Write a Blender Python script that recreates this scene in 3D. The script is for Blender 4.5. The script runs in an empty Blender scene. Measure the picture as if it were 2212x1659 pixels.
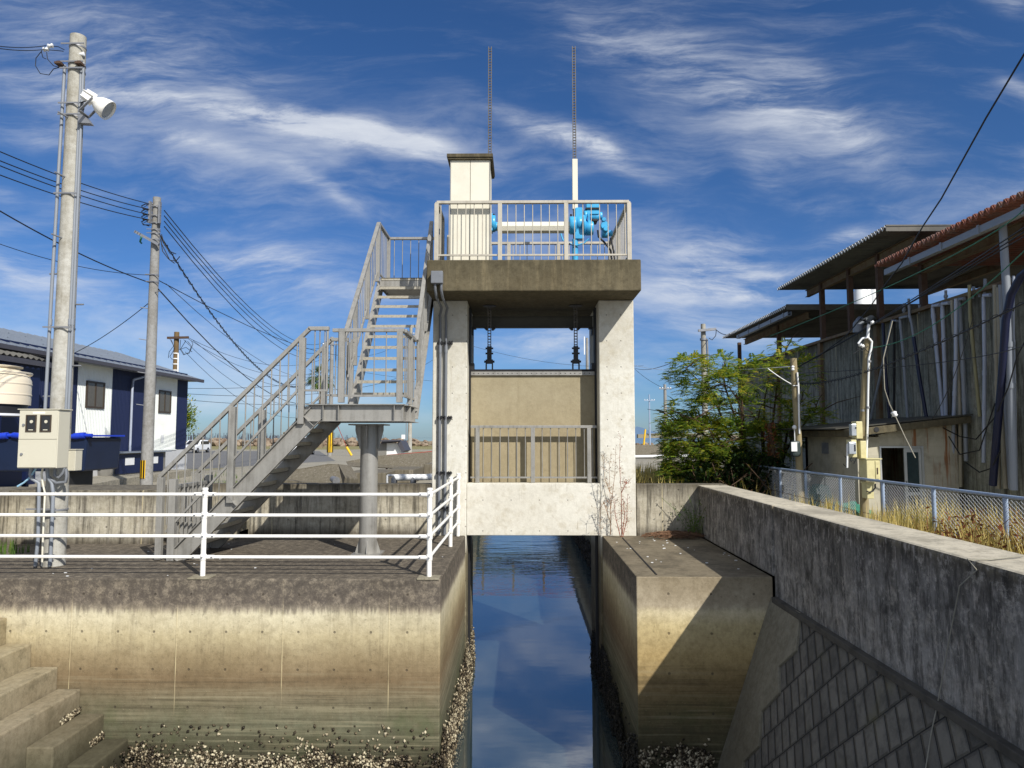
import bpy, math, random
from mathutils import Vector, Matrix, noise as mn
random.seed(7)
R=math.radians
S=bpy.context.scene
COL=S.collection
# ------------------------------------------------------------------ camera numbers
F=1540.0;U0=1106.0;V0=829.5;H=1.8
PIT=math.atan((944-V0)/F);YAW=math.atan((1125-U0)/F*math.cos(PIT))
def ray(u,v):
    x=(u-U0)/F; z=-(v-V0)/F
    Y=math.cos(PIT)-z*math.sin(PIT); Z=z*math.cos(PIT)+math.sin(PIT)
    return Vector((x*math.cos(YAW)-Y*math.sin(YAW), x*math.sin(YAW)+Y*math.cos(YAW), Z))
CAM=Vector((0,0,H))
def at(u,v,X=None,Y=None,Z=None):
    r=ray(u,v)
    t=X/r.x if X is not None else Y/r.y if Y is not None else (Z-H)/r.z
    return CAM+r*t
def zp(x,y,ox,oy,sc): return ((ox+x/sc)/1.8228,(oy+y/sc)/1.8228)
# ------------------------------------------------------------------ mesh builder
class MB:
    def __init__(s): s.v=[];s.f=[];s.sm=[]
    def add(s,vs,fs,smooth=False):
        b=len(s.v); s.v+= [tuple(p) for p in vs]
        for f in fs: s.f.append([b+i for i in f]); s.sm.append(smooth)
        return s
    def box(s,x0,x1,y0,y1,z0,z1):
        vs=[(x,y,z) for z in (z0,z1) for y in (y0,y1) for x in (x0,x1)]
        return s.add(vs,[(0,2,3,1),(4,5,7,6),(0,1,5,4),(2,6,7,3),(0,4,6,2),(1,3,7,5)])
    def bar(s,p,q,w,h,up=(0,0,1)):
        p=Vector(p);q=Vector(q);d=(q-p).normalized();u=Vector(up)
        a=d.cross(u)
        if a.length<1e-4: a=d.cross(Vector((0,1,0)))
        a.normalize(); b=a.cross(d).normalized()
        a*=w/2;b*=h/2
        vs=[c+i*a+j*b for c in (p,q) for i,j in ((-1,-1),(1,-1),(1,1),(-1,1))]
        return s.add(vs,[(0,1,2,3),(7,6,5,4),(0,4,5,1),(1,5,6,2),(2,6,7,3),(3,7,4,0)])
    def tube(s,pts,r,n=8,r2=None,cap=True):
        pts=[Vector(p) for p in pts]; N=len(pts); r2=r if r2 is None else r2
        vs=[];fs=[]; a=None
        for i,p in enumerate(pts):
            d=(pts[min(i+1,N-1)]-pts[max(i-1,0)]).normalized()
            if a is None:
                a=d.cross(Vector((0,0,1)))
                if a.length<1e-3: a=Vector((1,0,0))
            a=(a-d*a.dot(d)).normalized(); b=d.cross(a)
            rr=r+(r2-r)*i/max(1,N-1)
            for k in range(n):
                t=2*math.pi*k/n; vs.append(p+a*math.cos(t)*rr+b*math.sin(t)*rr)
        for i in range(N-1):
            for k in range(n):
                k2=(k+1)%n; fs.append((i*n+k,i*n+k2,(i+1)*n+k2,(i+1)*n+k))
        s.add(vs,fs,n>4)
        if cap:
            s.add(vs[:n],[tuple(range(n))[::-1]]); s.add(vs[-n:],[tuple(range(n))])
        return s
    def prism(s,poly,d):
        n=len(poly); d=Vector(d); vs=[Vector(p) for p in poly]; vs+=[p+d for p in vs[:n]]
        fs=[tuple(range(n))[::-1],tuple(range(n,2*n))]+[(i,(i+1)%n,n+(i+1)%n,n+i) for i in range(n)]
        return s.add(vs,fs)
    def lathe(s,prof,c,axis=(0,0,1),n=16,cap=True):
        c=Vector(c);ax=Vector(axis).normalized();a=ax.cross(Vector((0,0,1)))
        if a.length<1e-3:a=Vector((1,0,0))
        a.normalize();b=ax.cross(a);vs=[];fs=[]
        for r,z in prof:
            for k in range(n):
                t=2*math.pi*k/n; vs.append(c+ax*z+(a*math.cos(t)+b*math.sin(t))*r)
        for i in range(len(prof)-1):
            for k in range(n):
                k2=(k+1)%n; fs.append((i*n+k,i*n+k2,(i+1)*n+k2,(i+1)*n+k))
        s.add(vs,fs,True)
        if cap:
            s.add(vs[:n],[tuple(range(n))[::-1]]); s.add(vs[-n:],[tuple(range(n))])
        return s
    def quad(s,*p): return s.add(p,[tuple(range(len(p)))])
    def build(s,name,mat,parent=None,bevel=0,base=None):
        if parent is not None:
            o0=Vector(parent.get('wloc',(0,0,0)))
        elif base is not None: o0=Vector(base)
        else:
            xs=[p[0] for p in s.v];ys=[p[1] for p in s.v];zs=[p[2] for p in s.v]
            o0=Vector(((min(xs)+max(xs))/2,(min(ys)+max(ys))/2,min(zs)))
        me=bpy.data.meshes.new(name)
        me.from_pydata([(p[0]-o0.x,p[1]-o0.y,p[2]-o0.z) for p in s.v],[],s.f)
        me.polygons.foreach_set('use_smooth',s.sm); me.update()
        me.materials.append(mat)
        o=bpy.data.objects.new(name,me);COL.objects.link(o)
        if parent is not None: o.parent=parent
        else: o.location=o0
        o['wloc']=tuple(o0)
        if bevel:
            m=o.modifiers.new('bevel','BEVEL');m.width=bevel;m.segments=2;m.limit_method='ANGLE';m.angle_limit=R(50)
        return o
def tag(o,label=None,cat=None,group=None,kind=None):
    if label:o['label']=label
    if cat:o['category']=cat
    if group:o['group']=group
    if kind:o['kind']=kind
    return o
def empty(name,loc,label,cat,group=None):
    o=bpy.data.objects.new(name,None);COL.objects.link(o);o.location=loc;o['wloc']=tuple(loc);o.empty_display_size=.2
    return tag(o,label,cat,group)
def copy_tree(o,parent=None,loc=None):
    c=o.copy();COL.objects.link(c)
    if parent: c.parent=parent
    if loc is not None: c.location=loc
    for ch in list(o.children): copy_tree(ch,c)
    return c
def arc(p0,p1,sag,n=14):
    p0=Vector(p0);p1=Vector(p1)
    return [p0.lerp(p1,i/n)-Vector((0,0,sag*4*(i/n)*(1-i/n))) for i in range(n+1)]
# ------------------------------------------------------------------ materials
def lin(c):
    r=[]
    for x in c[:3]:
        x=x/255.0; r.append(x/12.92 if x<=.04045 else ((x+.055)/1.055)**2.4)
    return (*r,1)
class NT:
    def __init__(s,tree): s.t=tree;s.n=tree.nodes;s.l=tree.links
    def node(s,ty,ins=None,**kw):
        n=s.n.new(ty)
        for k,v in kw.items(): setattr(n,k,v)
        for k,v in (ins or {}).items(): s.set(n.inputs[k],v)
        return n
    def set(s,inp,v):
        if hasattr(v,'is_output') or isinstance(v,bpy.types.NodeSocket): s.l.new(v,inp)
        else: inp.default_value=v
    def m(s,op,a,b=None,c=None,clamp=False):
        n=s.n.new('ShaderNodeMath');n.operation=op;n.use_clamp=clamp
        s.set(n.inputs[0],a)
        if b is not None:s.set(n.inputs[1],b)
        if c is not None:s.set(n.inputs[2],c)
        return n.outputs[0]
    def ms(s,v,a,b,c0=0.,c1=1.):
        n=s.node('ShaderNodeMapRange',{0:v,1:a,2:b,3:c0,4:c1},interpolation_type='SMOOTHSTEP');return n.outputs[0]
    def mix(s,f,a,b,blend='MIX'):
        n=s.n.new('ShaderNodeMix');n.data_type='RGBA';n.blend_type=blend
        s.set(n.inputs[0],f);s.set(n.inputs[6],a);s.set(n.inputs[7],b);return n.outputs[2]
    def noise(s,vec,scale=5,detail=5,rough=.55,dist=0,sc=None,col=False):
        if sc is not None:
            n0=s.node('ShaderNodeMapping',{0:vec,3:sc});vec=n0.outputs[0]
        n=s.node('ShaderNodeTexNoise',{'Vector':vec,'Scale':scale,'Detail':detail,'Roughness':rough,'Distortion':dist})
        return n.outputs[1 if col else 0]
    def ramp(s,f,stops,interp='LINEAR'):
        n=s.n.new('ShaderNodeValToRGB');e=n.color_ramp.elements;n.color_ramp.interpolation=interp
        while len(e)<len(stops): e.new(.5)
        for i,(p,c) in enumerate(stops): e[i].position=p;e[i].color=c
        s.set(n.inputs[0],f);return n.outputs[0]
    def sep(s,v):
        n=s.node('ShaderNodeSeparateXYZ',{0:v});return n.outputs
    def comb(s,x,y,z):
        return s.node('ShaderNodeCombineXYZ',{0:x,1:y,2:z}).outputs[0]
def newmat(name):
    m=bpy.data.materials.new(name);m.use_nodes=True;t=NT(m.node_tree)
    b=m.node_tree.nodes['Principled BSDF'];return m,t,b
def pos(t): return t.node('ShaderNodeNewGeometry').outputs['Position']
def ocoord(t): return t.node('ShaderNodeTexCoord').outputs['Object']
def bump(t,b,h,strength=.4,dist=.01):
    n=t.node('ShaderNodeBump',{'Strength':strength,'Distance':dist,'Height':h});t.l.new(n.outputs[0],b.inputs['Normal'])
def paint(name,c,rough=.5,metal=0,dirt=.25,dcol=None,nscale=3,bumps=.1,spec=.4,streak=False):
    m,t,b=newmat(name);p=pos(t)
    n=t.noise(p,nscale,6,.6); n2=t.noise(p,nscale*9,4,.6)
    if streak: n=t.m('MULTIPLY_ADD',t.noise(p,1,5,.6,sc=(14,14,.9)),.6,t.m('MULTIPLY',n,.4))
    f=t.m('MULTIPLY',t.ms(n,.42,.72),dirt)
    c0=lin(c);d=lin(dcol) if dcol else tuple(x*.35 for x in c0[:3])+(1,)
    col=t.mix(f,c0,d); col=t.mix(t.m('MULTIPLY',t.ms(n2,.5,.8),dirt*.5),col,d)
    t.l.new(col,b.inputs['Base Color'])
    b.inputs['Roughness'].default_value=rough;b.inputs['Metallic'].default_value=metal
    b.inputs['Specular IOR Level'].default_value=spec
    if bumps:bump(t,b,n2,bumps,.004)
    return m
def holes(t,u,z,su,sz,ou,oz,r):
    a=t.m('MULTIPLY',t.m('SUBTRACT',t.m('FRACT',t.m('DIVIDE',t.m('SUBTRACT',u,ou-su/2),su)),.5),su)
    c=t.m('MULTIPLY',t.m('SUBTRACT',t.m('FRACT',t.m('DIVIDE',t.m('SUBTRACT',z,oz-sz/2),sz)),.5),sz)
    d=t.m('SQRT',t.m('ADD',t.m('MULTIPLY',a,a),t.m('MULTIPLY',c,c)))
    return t.ms(d,r,r*.6)
def concrete(name,stops,zlo,zhi,warp=.12,ax='X',hole=None,seam=None,streak=.5,scol=(60,56,52),mott=.35,mcol=(80,76,66),st_thr=(.5,.75),lightst=0,pits=.3,topdark=None,blotch=False,dm=1.,seamf=False,tidal=False,bandk=.65):
    m,t,b=newmat(name);p=pos(t);x,y,z=t.sep(p)
    u=x if ax=='X' else y
    nz=t.noise(p,1,6,.65,sc=(7,7,1.1)); nb=t.noise(p,1.3,5,.6); nf=t.noise(p,28,5,.65)
    zz=t.m('ADD',z,t.m('MULTIPLY',t.m('SUBTRACT',t.m('ADD',t.m('ADD',t.m('MULTIPLY',nz,.42),t.m('MULTIPLY',nb,.28)),t.m('MULTIPLY',t.noise(p,1,4,.7,sc=(26,26,5)),.3)),.5),warp*2))
    f=t.node('ShaderNodeMapRange',{0:zz,1:zlo,2:zhi,3:0.,4:1.}).outputs[0]
    col=t.ramp(f,[((s[0]-zlo)/(zhi-zlo),lin(s[1])) for s in stops])
    st=t.noise(p,1,7,.75,sc=(10,10,2.2) if blotch else (11,11,.7))
    col=t.mix(t.m('MULTIPLY',t.ms(st,*st_thr),streak),col,lin(scol))
    if blotch: col=t.mix(t.m('MULTIPLY',t.ms(t.noise(p,6,9,.85),.52,.60),.7),col,lin((186,180,170)))
    if lightst: 
        st2=t.noise(t.node('ShaderNodeMapping',{0:p,1:(3.3,9.1,2.2)}).outputs[0],1,5,.75,sc=(22,22,5) if blotch else (16,16,1.3))
        col=t.mix(t.m('MULTIPLY',t.ms(st2,.52,.68),lightst),col,lin((196,188,180)))
    col=t.mix(t.m('MULTIPLY',t.ms(t.noise(p,4.5,7,.7),.48,.7),mott),col,lin(mcol))
    col=t.mix(t.m('MULTIPLY',t.ms(nf,.55,.75),pits),col,lin((62,56,46)))
    nm_=t.noise(p,11,8,.8);col=t.mix(t.ms(nm_,.35,.68,0.,.75*dm),col,t.mix(1.,col,(.62,.60,.56,1),'MULTIPLY'))
    nl=t.noise(p,.9,6,.6);col=t.mix(t.ms(nl,.4,.62,.0,.6*dm),col,t.mix(1.,col,(.74,.71,.66,1),'MULTIPLY'))
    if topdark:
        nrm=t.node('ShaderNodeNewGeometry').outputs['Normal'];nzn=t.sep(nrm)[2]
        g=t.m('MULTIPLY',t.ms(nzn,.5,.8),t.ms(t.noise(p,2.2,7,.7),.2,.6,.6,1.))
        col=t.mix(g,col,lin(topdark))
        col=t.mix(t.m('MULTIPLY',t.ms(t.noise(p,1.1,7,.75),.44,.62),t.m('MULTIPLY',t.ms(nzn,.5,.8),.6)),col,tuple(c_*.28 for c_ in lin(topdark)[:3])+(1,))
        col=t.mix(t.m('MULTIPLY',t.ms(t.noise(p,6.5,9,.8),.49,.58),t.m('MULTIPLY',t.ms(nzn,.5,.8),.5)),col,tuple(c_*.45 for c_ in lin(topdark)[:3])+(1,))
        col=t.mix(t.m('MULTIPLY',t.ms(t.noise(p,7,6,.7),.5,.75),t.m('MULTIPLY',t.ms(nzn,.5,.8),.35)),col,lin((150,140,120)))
    h=t.m('MULTIPLY',nf,.5)
    if tidal:
        if topdark:
            dr=t.noise(p,1,6,.75,sc=(17,17,.9));dz=t.m('MULTIPLY_ADD',t.m('SUBTRACT',dr,.5),.55,z)
            bandm=t.m('MULTIPLY',t.ms(dz,-.44,-.34),bandk);mo=t.noise(p,9,8,.85)
            col=t.mix(bandm,col,t.ramp(mo,[(.36,lin((56,52,48))),(.5,lin((92,85,76))),(.60,lin((140,130,114))),(.7,lin((170,158,138)))]))
        hs_=t.noise(p,1,5,.7,sc=(.5,.5,22));lowm=t.ms(z,-.9,-1.5)
        col=t.mix(t.m('MULTIPLY',t.ms(hs_,.5,.68),t.m('MULTIPLY',lowm,.4)),col,lin((150,142,116)))
        col=t.mix(t.m('MULTIPLY',t.ms(hs_,.5,.34),t.m('MULTIPLY',lowm,.5)),col,lin((62,56,42)))
        al=t.m('MULTIPLY',t.ms(t.noise(p,.9,5,.65),.52,.68),t.ms(z,-1.35,-1.8));col=t.mix(t.m('MULTIPLY',al,.35),col,lin((70,84,50)))
        sp=t.ms(t.noise(p,70,2,.5),.70,.76);col=t.mix(t.m('MULTIPLY',sp,t.m('MULTIPLY',t.ms(z,-.8,-1.3),.7)),col,lin((196,184,150)));h=t.m('ADD',h,sp)
    if hole:
        hm=holes(t,u,z,*hole);col=t.mix(t.m('MULTIPLY',hm,.6),col,lin((58,52,44)));h=t.m('SUBTRACT',h,t.m('MULTIPLY',hm,1.2))
    if seam:
        su,ou,w=seam
        a=t.m('ABSOLUTE',t.m('MULTIPLY',t.m('SUBTRACT',t.m('FRACT',t.m('DIVIDE',t.m('SUBTRACT',u,ou-su/2),su)),.5),su))
        sm=t.ms(a,w,w*.3);sm=t.m('MULTIPLY',sm,t.m('MULTIPLY',t.ms(z,-1.75,-1.35),t.ms(z,-.22,-.5,.12,1.))) if seamf else sm;col=t.mix(t.m('MULTIPLY',sm,t.ms(t.noise(p,2,3),.35,.6,.1,.6)),col,lin((205,190,150)));h=t.m('ADD',h,t.m('MULTIPLY',sm,.5))
    t.l.new(col,b.inputs['Base Color']);b.inputs['Roughness'].default_value=.88;b.inputs['Specular IOR Level'].default_value=.25
    bump(t,b,h,.55,.012);return m
def simple(name,c,rough=.6,metal=0,spec=.4):
    m,t,b=newmat(name);p=pos(t);n=t.noise(p,12,4)
    t.l.new(t.mix(t.ms(n,.3,.7,0.,.35),lin(c),tuple(x*.6 for x in lin(c)[:3])+(1,)),b.inputs['Base Color'])
    b.inputs['Roughness'].default_value=rough;b.inputs['Metallic'].default_value=metal;b.inputs['Specular IOR Level'].default_value=spec
    return m
QS=[(-2.7,(24,24,16)),(-2.3,(40,40,30)),(-2.05,(78,78,60)),(-1.8,(104,104,84)),(-1.5,(122,114,92)),(-1.25,(124,106,80)),(-.95,(154,139,108)),(-.72,(192,180,146)),(-.45,(210,202,174)),(-.38,(176,166,146)),(-.30,(112,103,95)),(-.02,(92,86,78)),(0.05,(84,78,68))]
M={}
M['quay']=concrete('quay_concrete',QS,-2.7,.05,.16,'X',(.46,.465,-4.2,-.2,.019),(1.35,-3.02,.009),.35,(88,78,62),.25,(108,96,74),pits=.4,topdark=(100,92,78),seamf=True,dm=.8,tidal=True)
M['quayside']=concrete('quay_side_concrete',QS,-2.7,.05,.16,'Y',None,None,.4,(96,92,66),.25,(108,100,74),tidal=True,topdark=(84,78,66))
QR=[(-2.7,(34,36,26)),(-2.3,(58,58,42)),(-1.9,(96,90,66)),(-1.35,(146,126,88)),(-1.0,(184,162,114)),(-.62,(204,188,144)),(-.45,(212,200,166)),(-.38,(186,174,150)),(-.02,(160,148,124)),(0.05,(120,112,94))]
M['quayr']=concrete('right_quay_concrete',QR,-2.7,.05,.10,'X',(.55,.5,1.9,-.22,.02),None,.2,(120,108,84),.2,(130,114,82),topdark=(122,112,92),tidal=True,bandk=.12)
PW=[(-3,(60,58,44)),(-.4,(120,112,90)),(-.02,(212,209,196)),(.1,(218,215,203)),(.85,(220,217,205)),(1.0,(222,220,209)),(3.0,(216,214,203)),(3.3,(202,199,187)),(5,(208,205,194))]
M['tower']=concrete('tower_concrete',PW,-3,5,.1,'X',(.262,.49,-1.54,1.14,.014),None,.4,(150,134,106),.45,(178,168,142),(.56,.74),pits=.12,dm=.5)
M['lintel']=concrete('lintel_concrete',PW,-3,5,.1,'X',(.52,.56,-.7,.08,.014),None,.6,(112,98,72),.4,(176,164,136),(.60,.70),pits=.12,dm=.5)
SL=[(4.3,(96,90,72)),(4.45,(104,96,76)),(4.9,(88,82,64)),(4.95,(84,78,62))]
M['slab']=concrete('slab_concrete',SL,4.3,4.95,.05,'X',None,None,.55,(140,128,100),.5,(64,58,44),(.45,.75),pits=.5)
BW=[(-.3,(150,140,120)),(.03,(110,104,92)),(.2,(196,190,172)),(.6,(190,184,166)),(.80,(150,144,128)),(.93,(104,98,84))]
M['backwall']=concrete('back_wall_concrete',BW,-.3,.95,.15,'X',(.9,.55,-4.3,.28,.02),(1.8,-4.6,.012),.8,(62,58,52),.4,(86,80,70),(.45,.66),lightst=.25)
RW=[(-.4,(158,158,154)),(-.1,(160,156,150)),(.3,(150,147,142)),(.7,(128,124,119)),(.84,(104,98,88)),(.93,(150,140,118))]
M['rwall']=concrete('parapet_concrete',RW,-.4,.93,.15,'Y',None,None,.65,(46,45,44),.6,(46,45,44),(.44,.6),lightst=.7,pits=.45,blotch=True,topdark=(196,188,168))
M['plain']=concrete('plain_concrete',[(-3,(110,106,90)),(0,(150,144,126)),(5,(150,144,126))],-3,5,.1,'X',None,None,.4,(90,84,72),.35,(104,98,84))
M['step']=concrete('step_concrete',[(-2.7,(28,28,20)),(-2.2,(46,44,32)),(-1.85,(96,92,74)),(-1.4,(150,140,118)),(-.6,(168,156,126)),(0,(170,158,128))],-2.7,0,.12,'Y',None,None,.25,(90,84,66),.5,(92,88,70),pits=.35)
M['bank']=concrete('bank_concrete',[(-3,(104,98,84)),(0,(108,102,88)),(3,(112,106,92))],-3,3,.1,'X',None,None,.5,(74,68,56),.25,(84,78,64),(.45,.65),lightst=.25,pits=.1,dm=.15)
M['deckm']=simple('dark_olive_deck',(52,54,40),.9)  # plain dark olive colour for the footbridge deck
M['tank']=concrete('tank_concrete',[(-1,(130,132,120)),(0,(150,152,140)),(2.5,(166,168,156)),(4.4,(128,128,114)),(5,(84,78,66))],-1,5,.3,'Y',None,(1.5,14.2,.03),.8,(58,56,46),.5,(84,82,72),(.44,.64),lightst=.35)
M['pole']=concrete('pole_concrete',[(-1,(188,188,182)),(3,(184,183,176)),(9,(174,172,162))],-1,9,.5,'X',None,None,.35,(124,116,94),.4,(130,122,100),(.45,.7),pits=.05)
M['pole2']=concrete('grey_pole_concrete',[(-1,(158,158,156)),(9,(150,150,148))],-1,9,.5,'X',None,None,.3,(112,112,108),.3,(120,120,116),(.5,.75),pits=.05)
M['galv']=paint('galvanised_steel',(158,156,150),.42,.3,.6,(98,95,88),6,.08,streak=True)
M['tread']=paint('checker_tread',(178,172,156),.5,.3,.5,(110,104,92),30,.25)
M['galvl']=paint('sunlit_galvanised_steel',(184,178,164),.45,.15,.5,(126,118,104),8,.06,streak=True)  # paler steel copy, sunlight on the tower railing painted into its colour
M['rackm']=paint('shaded_rack_steel',(96,92,86),.5,.2,.5,(50,46,42),9)  # rack steel darkened throughout, shade below the slab painted into the colour
M['galvd']=paint('dull_galvanised',(140,142,146),.5,.4,.3,(90,92,96),8,.05)
M['conduit']=paint('grey_conduit',(120,124,130),.5,.2,.25)
M['white']=paint('white_rail_paint',(238,236,230),.4,0,.07,(150,140,120),5,.03)
M['cream']=paint('cream_cabinet',(216,212,196),.55,0,.12,(140,128,100),2,.02)
M['boxc']=paint('meter_box_cream',(198,194,176),.45,0,.1,(150,140,118),2,.02)
M['boxy']=paint('yellow_box',(206,198,150),.5,0,.25,(130,112,60),6,.04)
M['blue']=paint('blue_hoist_paint',(64,166,214),.35,0,.3,(22,84,140),9,.05,spec=.5)
M['gate']=concrete('gate_paint',[(.8,(158,146,118)),(2,(164,152,124)),(2.6,(164,154,128)),(3.1,(158,148,122))],.8,3.1,.1,'X',None,None,.25,(132,120,92),.25,(150,138,112),pits=.12,dm=.5)
M['darkst']=paint('dark_steel',(46,46,48),.5,.3,.3)
M['rubber']=simple('black_rubber',(24,24,26),.7)
M['steelb']=paint('aged_steel_beam',(74,72,64),.6,.2,.3)
M['black']=simple('black_cable',(26,28,32),.5)
M['glassd']=simple('dark_glass',(38,38,40),.08,0,.6)
M['winglass']=simple('brown_window_glass',(92,86,76),.15,0,.5)
M['winframe']=simple('brown_window_frame',(70,60,50),.5)
M['navy']=paint('navy_siding',(18,30,66),.5,0,.15,(16,26,56),2,.02)
M['siding']=paint('white_siding',(226,230,226),.5,0,.12,(160,160,140),2,.02)
M['roofg']=paint('grey_roof_steel',(140,148,158),.4,.3,.2,(104,110,120),1.5,.02)
M['soffit']=simple('dark_soffit',(72,72,80),.6)
M['plinth']=paint('pale_plinth',(190,192,194),.8,0,.2,(140,140,140),1)
M['vat']=paint('navy_vat',(24,38,66),.45,0,.2)
M['tarp']=simple('blue_tarp',(30,62,190),.45)
M['frp']=paint('cream_plastic',(226,214,188),.4,0,.1,(170,156,126),1.5,.02)
M['shed']=paint('grey_shed',(122,120,114),.6,0,.3,streak=True)
M['orange']=simple('orange_hose',(214,98,48),.5)
M['wood']=paint('weathered_wood',(150,138,106),.85,0,.5,(84,70,44),9,.3,streak=True)
M['woodd']=paint('brown_wood_pole',(112,92,62),.85,0,.5,(66,52,36),6,.3,streak=True)
M['yellow']=paint('yellow_guard',(232,186,30),.5,0,.15,(120,90,20))
M['stripeb']=simple('black_stripe',(28,26,22),.6)
M['rust']=paint('rusted_steel',(82,64,52),.85,0,.6,(66,42,32),7,.2)
M['rustbeam']=paint('rust_streaked_beam',(110,96,72),.8,0,.7,(92,56,34),4,.2)
M['redroof']=paint('red_rusted_roof_sheet',(146,92,74),.8,0,.8,(120,112,104),3.5,.1)
M['slate']=paint('grey_corrugated_sheet',(104,102,96),.8,0,.6,(58,58,56),1.2,.1)
M['redpaint']=paint('red_railing_paint',(150,56,40),.6,0,.35,(84,36,28))
M['pvc']=paint('grey_pvc',(132,138,146),.45,0,.2,(110,114,120),2,.02)
M['pvcw']=paint('pale_pvc',(164,172,188),.45,0,.25,(120,124,130),2,.02)
M['pvcb']=paint('beige_pvc',(150,144,126),.5,0,.3,(100,92,76),2,.02)
M['pvco']=paint('olive_pvc',(140,134,98),.5,0,.3,(90,84,58),2,.02)
M['navyp']=simple('navy_hose',(24,30,58),.4)
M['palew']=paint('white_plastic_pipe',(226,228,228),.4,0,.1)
M['teal']=paint('green_netting',(58,122,104),.9,0,.5,(24,60,52),14,.4)
M['rope']=simple('grey_rope',(150,146,132),.9)
M['alu']=paint('aluminium_frame',(190,192,190),.35,.5,.1)
M['dgl']=simple('door_glass_dark',(52,66,68),.1,0,.6)
M['teal2']=simple('dark_green_grey_box',(52,64,64),.5)
M['blueh']=simple('pale_blue_hose',(150,190,214),.4)
M['wire']=paint('zinc_wire',(196,200,204),.4,.3,.15,(120,122,124))
M['fencep']=paint('fence_post_blue_grey',(150,168,192),.5,.1,.25,(112,100,84),5)
M['carw']=paint('white_car_paint',(232,234,236),.2,0,.05,spec=.6)
M['steelg']=simple('grey_lamp',(180,186,192),.3,.4)
def coloured(name,cols,rough=.7,trans=0,scale=9):
    m,t,b=newmat(name);p=pos(t)
    g=t.node('ShaderNodeNewGeometry').outputs['Random Per Island']
    f=t.m('MULTIPLY_ADD',g,.6,t.m('MULTIPLY',t.ms(t.noise(p,scale/9,4,.6),.3,.7),.4))
    n=len(cols);col=t.ramp(f,[(i/(n-1)*.9+.05,lin(c)) for i,c in enumerate(cols)])
    t.l.new(col,b.inputs['Base Color']);b.inputs['Roughness'].default_value=rough;b.inputs['Specular IOR Level'].default_value=.25
    if trans:
        tr=t.node('ShaderNodeBsdfTranslucent',{0:col});mx=t.node('ShaderNodeMixShader',{0:trans})
        t.l.new(b.outputs[0],mx.inputs[1]);t.l.new(tr.outputs[0],mx.inputs[2])
        t.l.new(mx.outputs[0],t.n['Material Output'].inputs[0])
    return m
M['leaf']=coloured('tree_leaves',[(58,86,32),(92,124,46),(128,152,54),(168,172,60),(216,184,56)],.6,.45,12)
M['palmleaf']=coloured('palm_leaves',[(48,72,34),(84,108,50),(120,128,60)],.6,.2)
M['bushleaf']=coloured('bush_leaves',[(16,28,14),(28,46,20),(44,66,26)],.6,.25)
M['bark']=paint('bark',(84,66,50),.9,0,.5,(48,38,30),8,.4)
M['palmtrunk']=paint('palm_trunk',(122,108,88),.9,0,.4)
M['straw']=coloured('dry_grass',[(150,132,70),(186,166,92),(206,188,120),(130,130,60)],.8,.3)
M['redweed']=coloured('red_brown_weeds',[(96,54,38),(140,84,58),(156,108,70),(84,60,40)],.8,.2)
M['green']=coloured('green_weeds',[(60,88,36),(88,116,50),(120,132,60)],.7,.3)
M['deadstalk']=coloured('dry_stalk',[(120,84,52),(150,104,62),(104,96,60)],.85)
M['redstalk']=coloured('reddish_stalk',[(150,70,40),(130,64,40)],.8)
M['twig']=coloured('dead_twigs',[(96,70,52),(120,92,70),(70,54,42)],.9)
M['shell']=coloured('mussel_shells',[(26,22,18),(44,38,30),(62,54,42),(120,108,86),(198,188,160),(50,42,34)],.45)
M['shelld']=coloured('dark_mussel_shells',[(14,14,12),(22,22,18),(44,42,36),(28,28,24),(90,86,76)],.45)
M['rock']=coloured('seawall_rock',[(96,84,72),(124,108,94),(146,132,114),(110,92,78)],.9)
M['navyrib']=M['navy']
# ground
def ground_mat():
    m,t,b=newmat('gravel_ground');p=pos(t);x,y,z=t.sep(p)
    n=t.noise(p,.25,6,.6);n2=t.noise(p,9,6,.75);n3=t.noise(p,.12,5,.6,sc=(1,.35,1))
    col=t.ramp(n2,[(.25,lin((96,94,86))),(.5,lin((146,140,124))),(.75,lin((186,178,158)))])
    col=t.mix(t.ms(n,.5,.66,0.,.5),col,lin((118,116,108)))
    yy=t.m('ADD',y,t.m('MULTIPLY',t.m('SUBTRACT',n,.5),30))
    g=t.ms(yy,96,110);gc=t.mix(t.ms(n2,.3,.7),lin((92,92,48)),lin((150,138,78)))
    col=t.mix(t.m('MULTIPLY',g,.85),col,gc)
    gr=t.m('MULTIPLY',t.ms(n3,.58,.66),.6);col=t.mix(gr,col,lin((118,112,64)))
    t.l.new(col,b.inputs['Base Color']);b.inputs['Roughness'].default_value=.95
    bump(t,b,n2,.6,.03);return m
M['ground']=ground_mat()
def water_mat():
    m,t,b=newmat('water');p=pos(t);x,y,z=t.sep(p)
    n=t.noise(p,1,4,.55,sc=(1.1,2.6,1));n2=t.noise(p,1,3,.5,sc=(.35,1.3,1))
    near=t.ms(y,19,26,.06,1.);
    near=t.m('MULTIPLY',near,t.ms(y,60,160,1.,.25))
    b.inputs['Base Color'].default_value=lin((26,52,64))
    nm=t.noise(p,.6,3);col=t.mix(t.ms(nm,.35,.65),lin((48,62,66)),lin((54,66,66)));t.l.new(col,b.inputs['Base Color'])
    b.inputs['Roughness'].default_value=.03;b.inputs['IOR'].default_value=2.5;b.inputs['Specular IOR Level'].default_value=1.0
    h=t.m('MULTIPLY',t.m('ADD',n,t.m('MULTIPLY',n2,1.4)),near)
    bump(t,b,h,.5,.03);return m
M['water']=water_mat()
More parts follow.
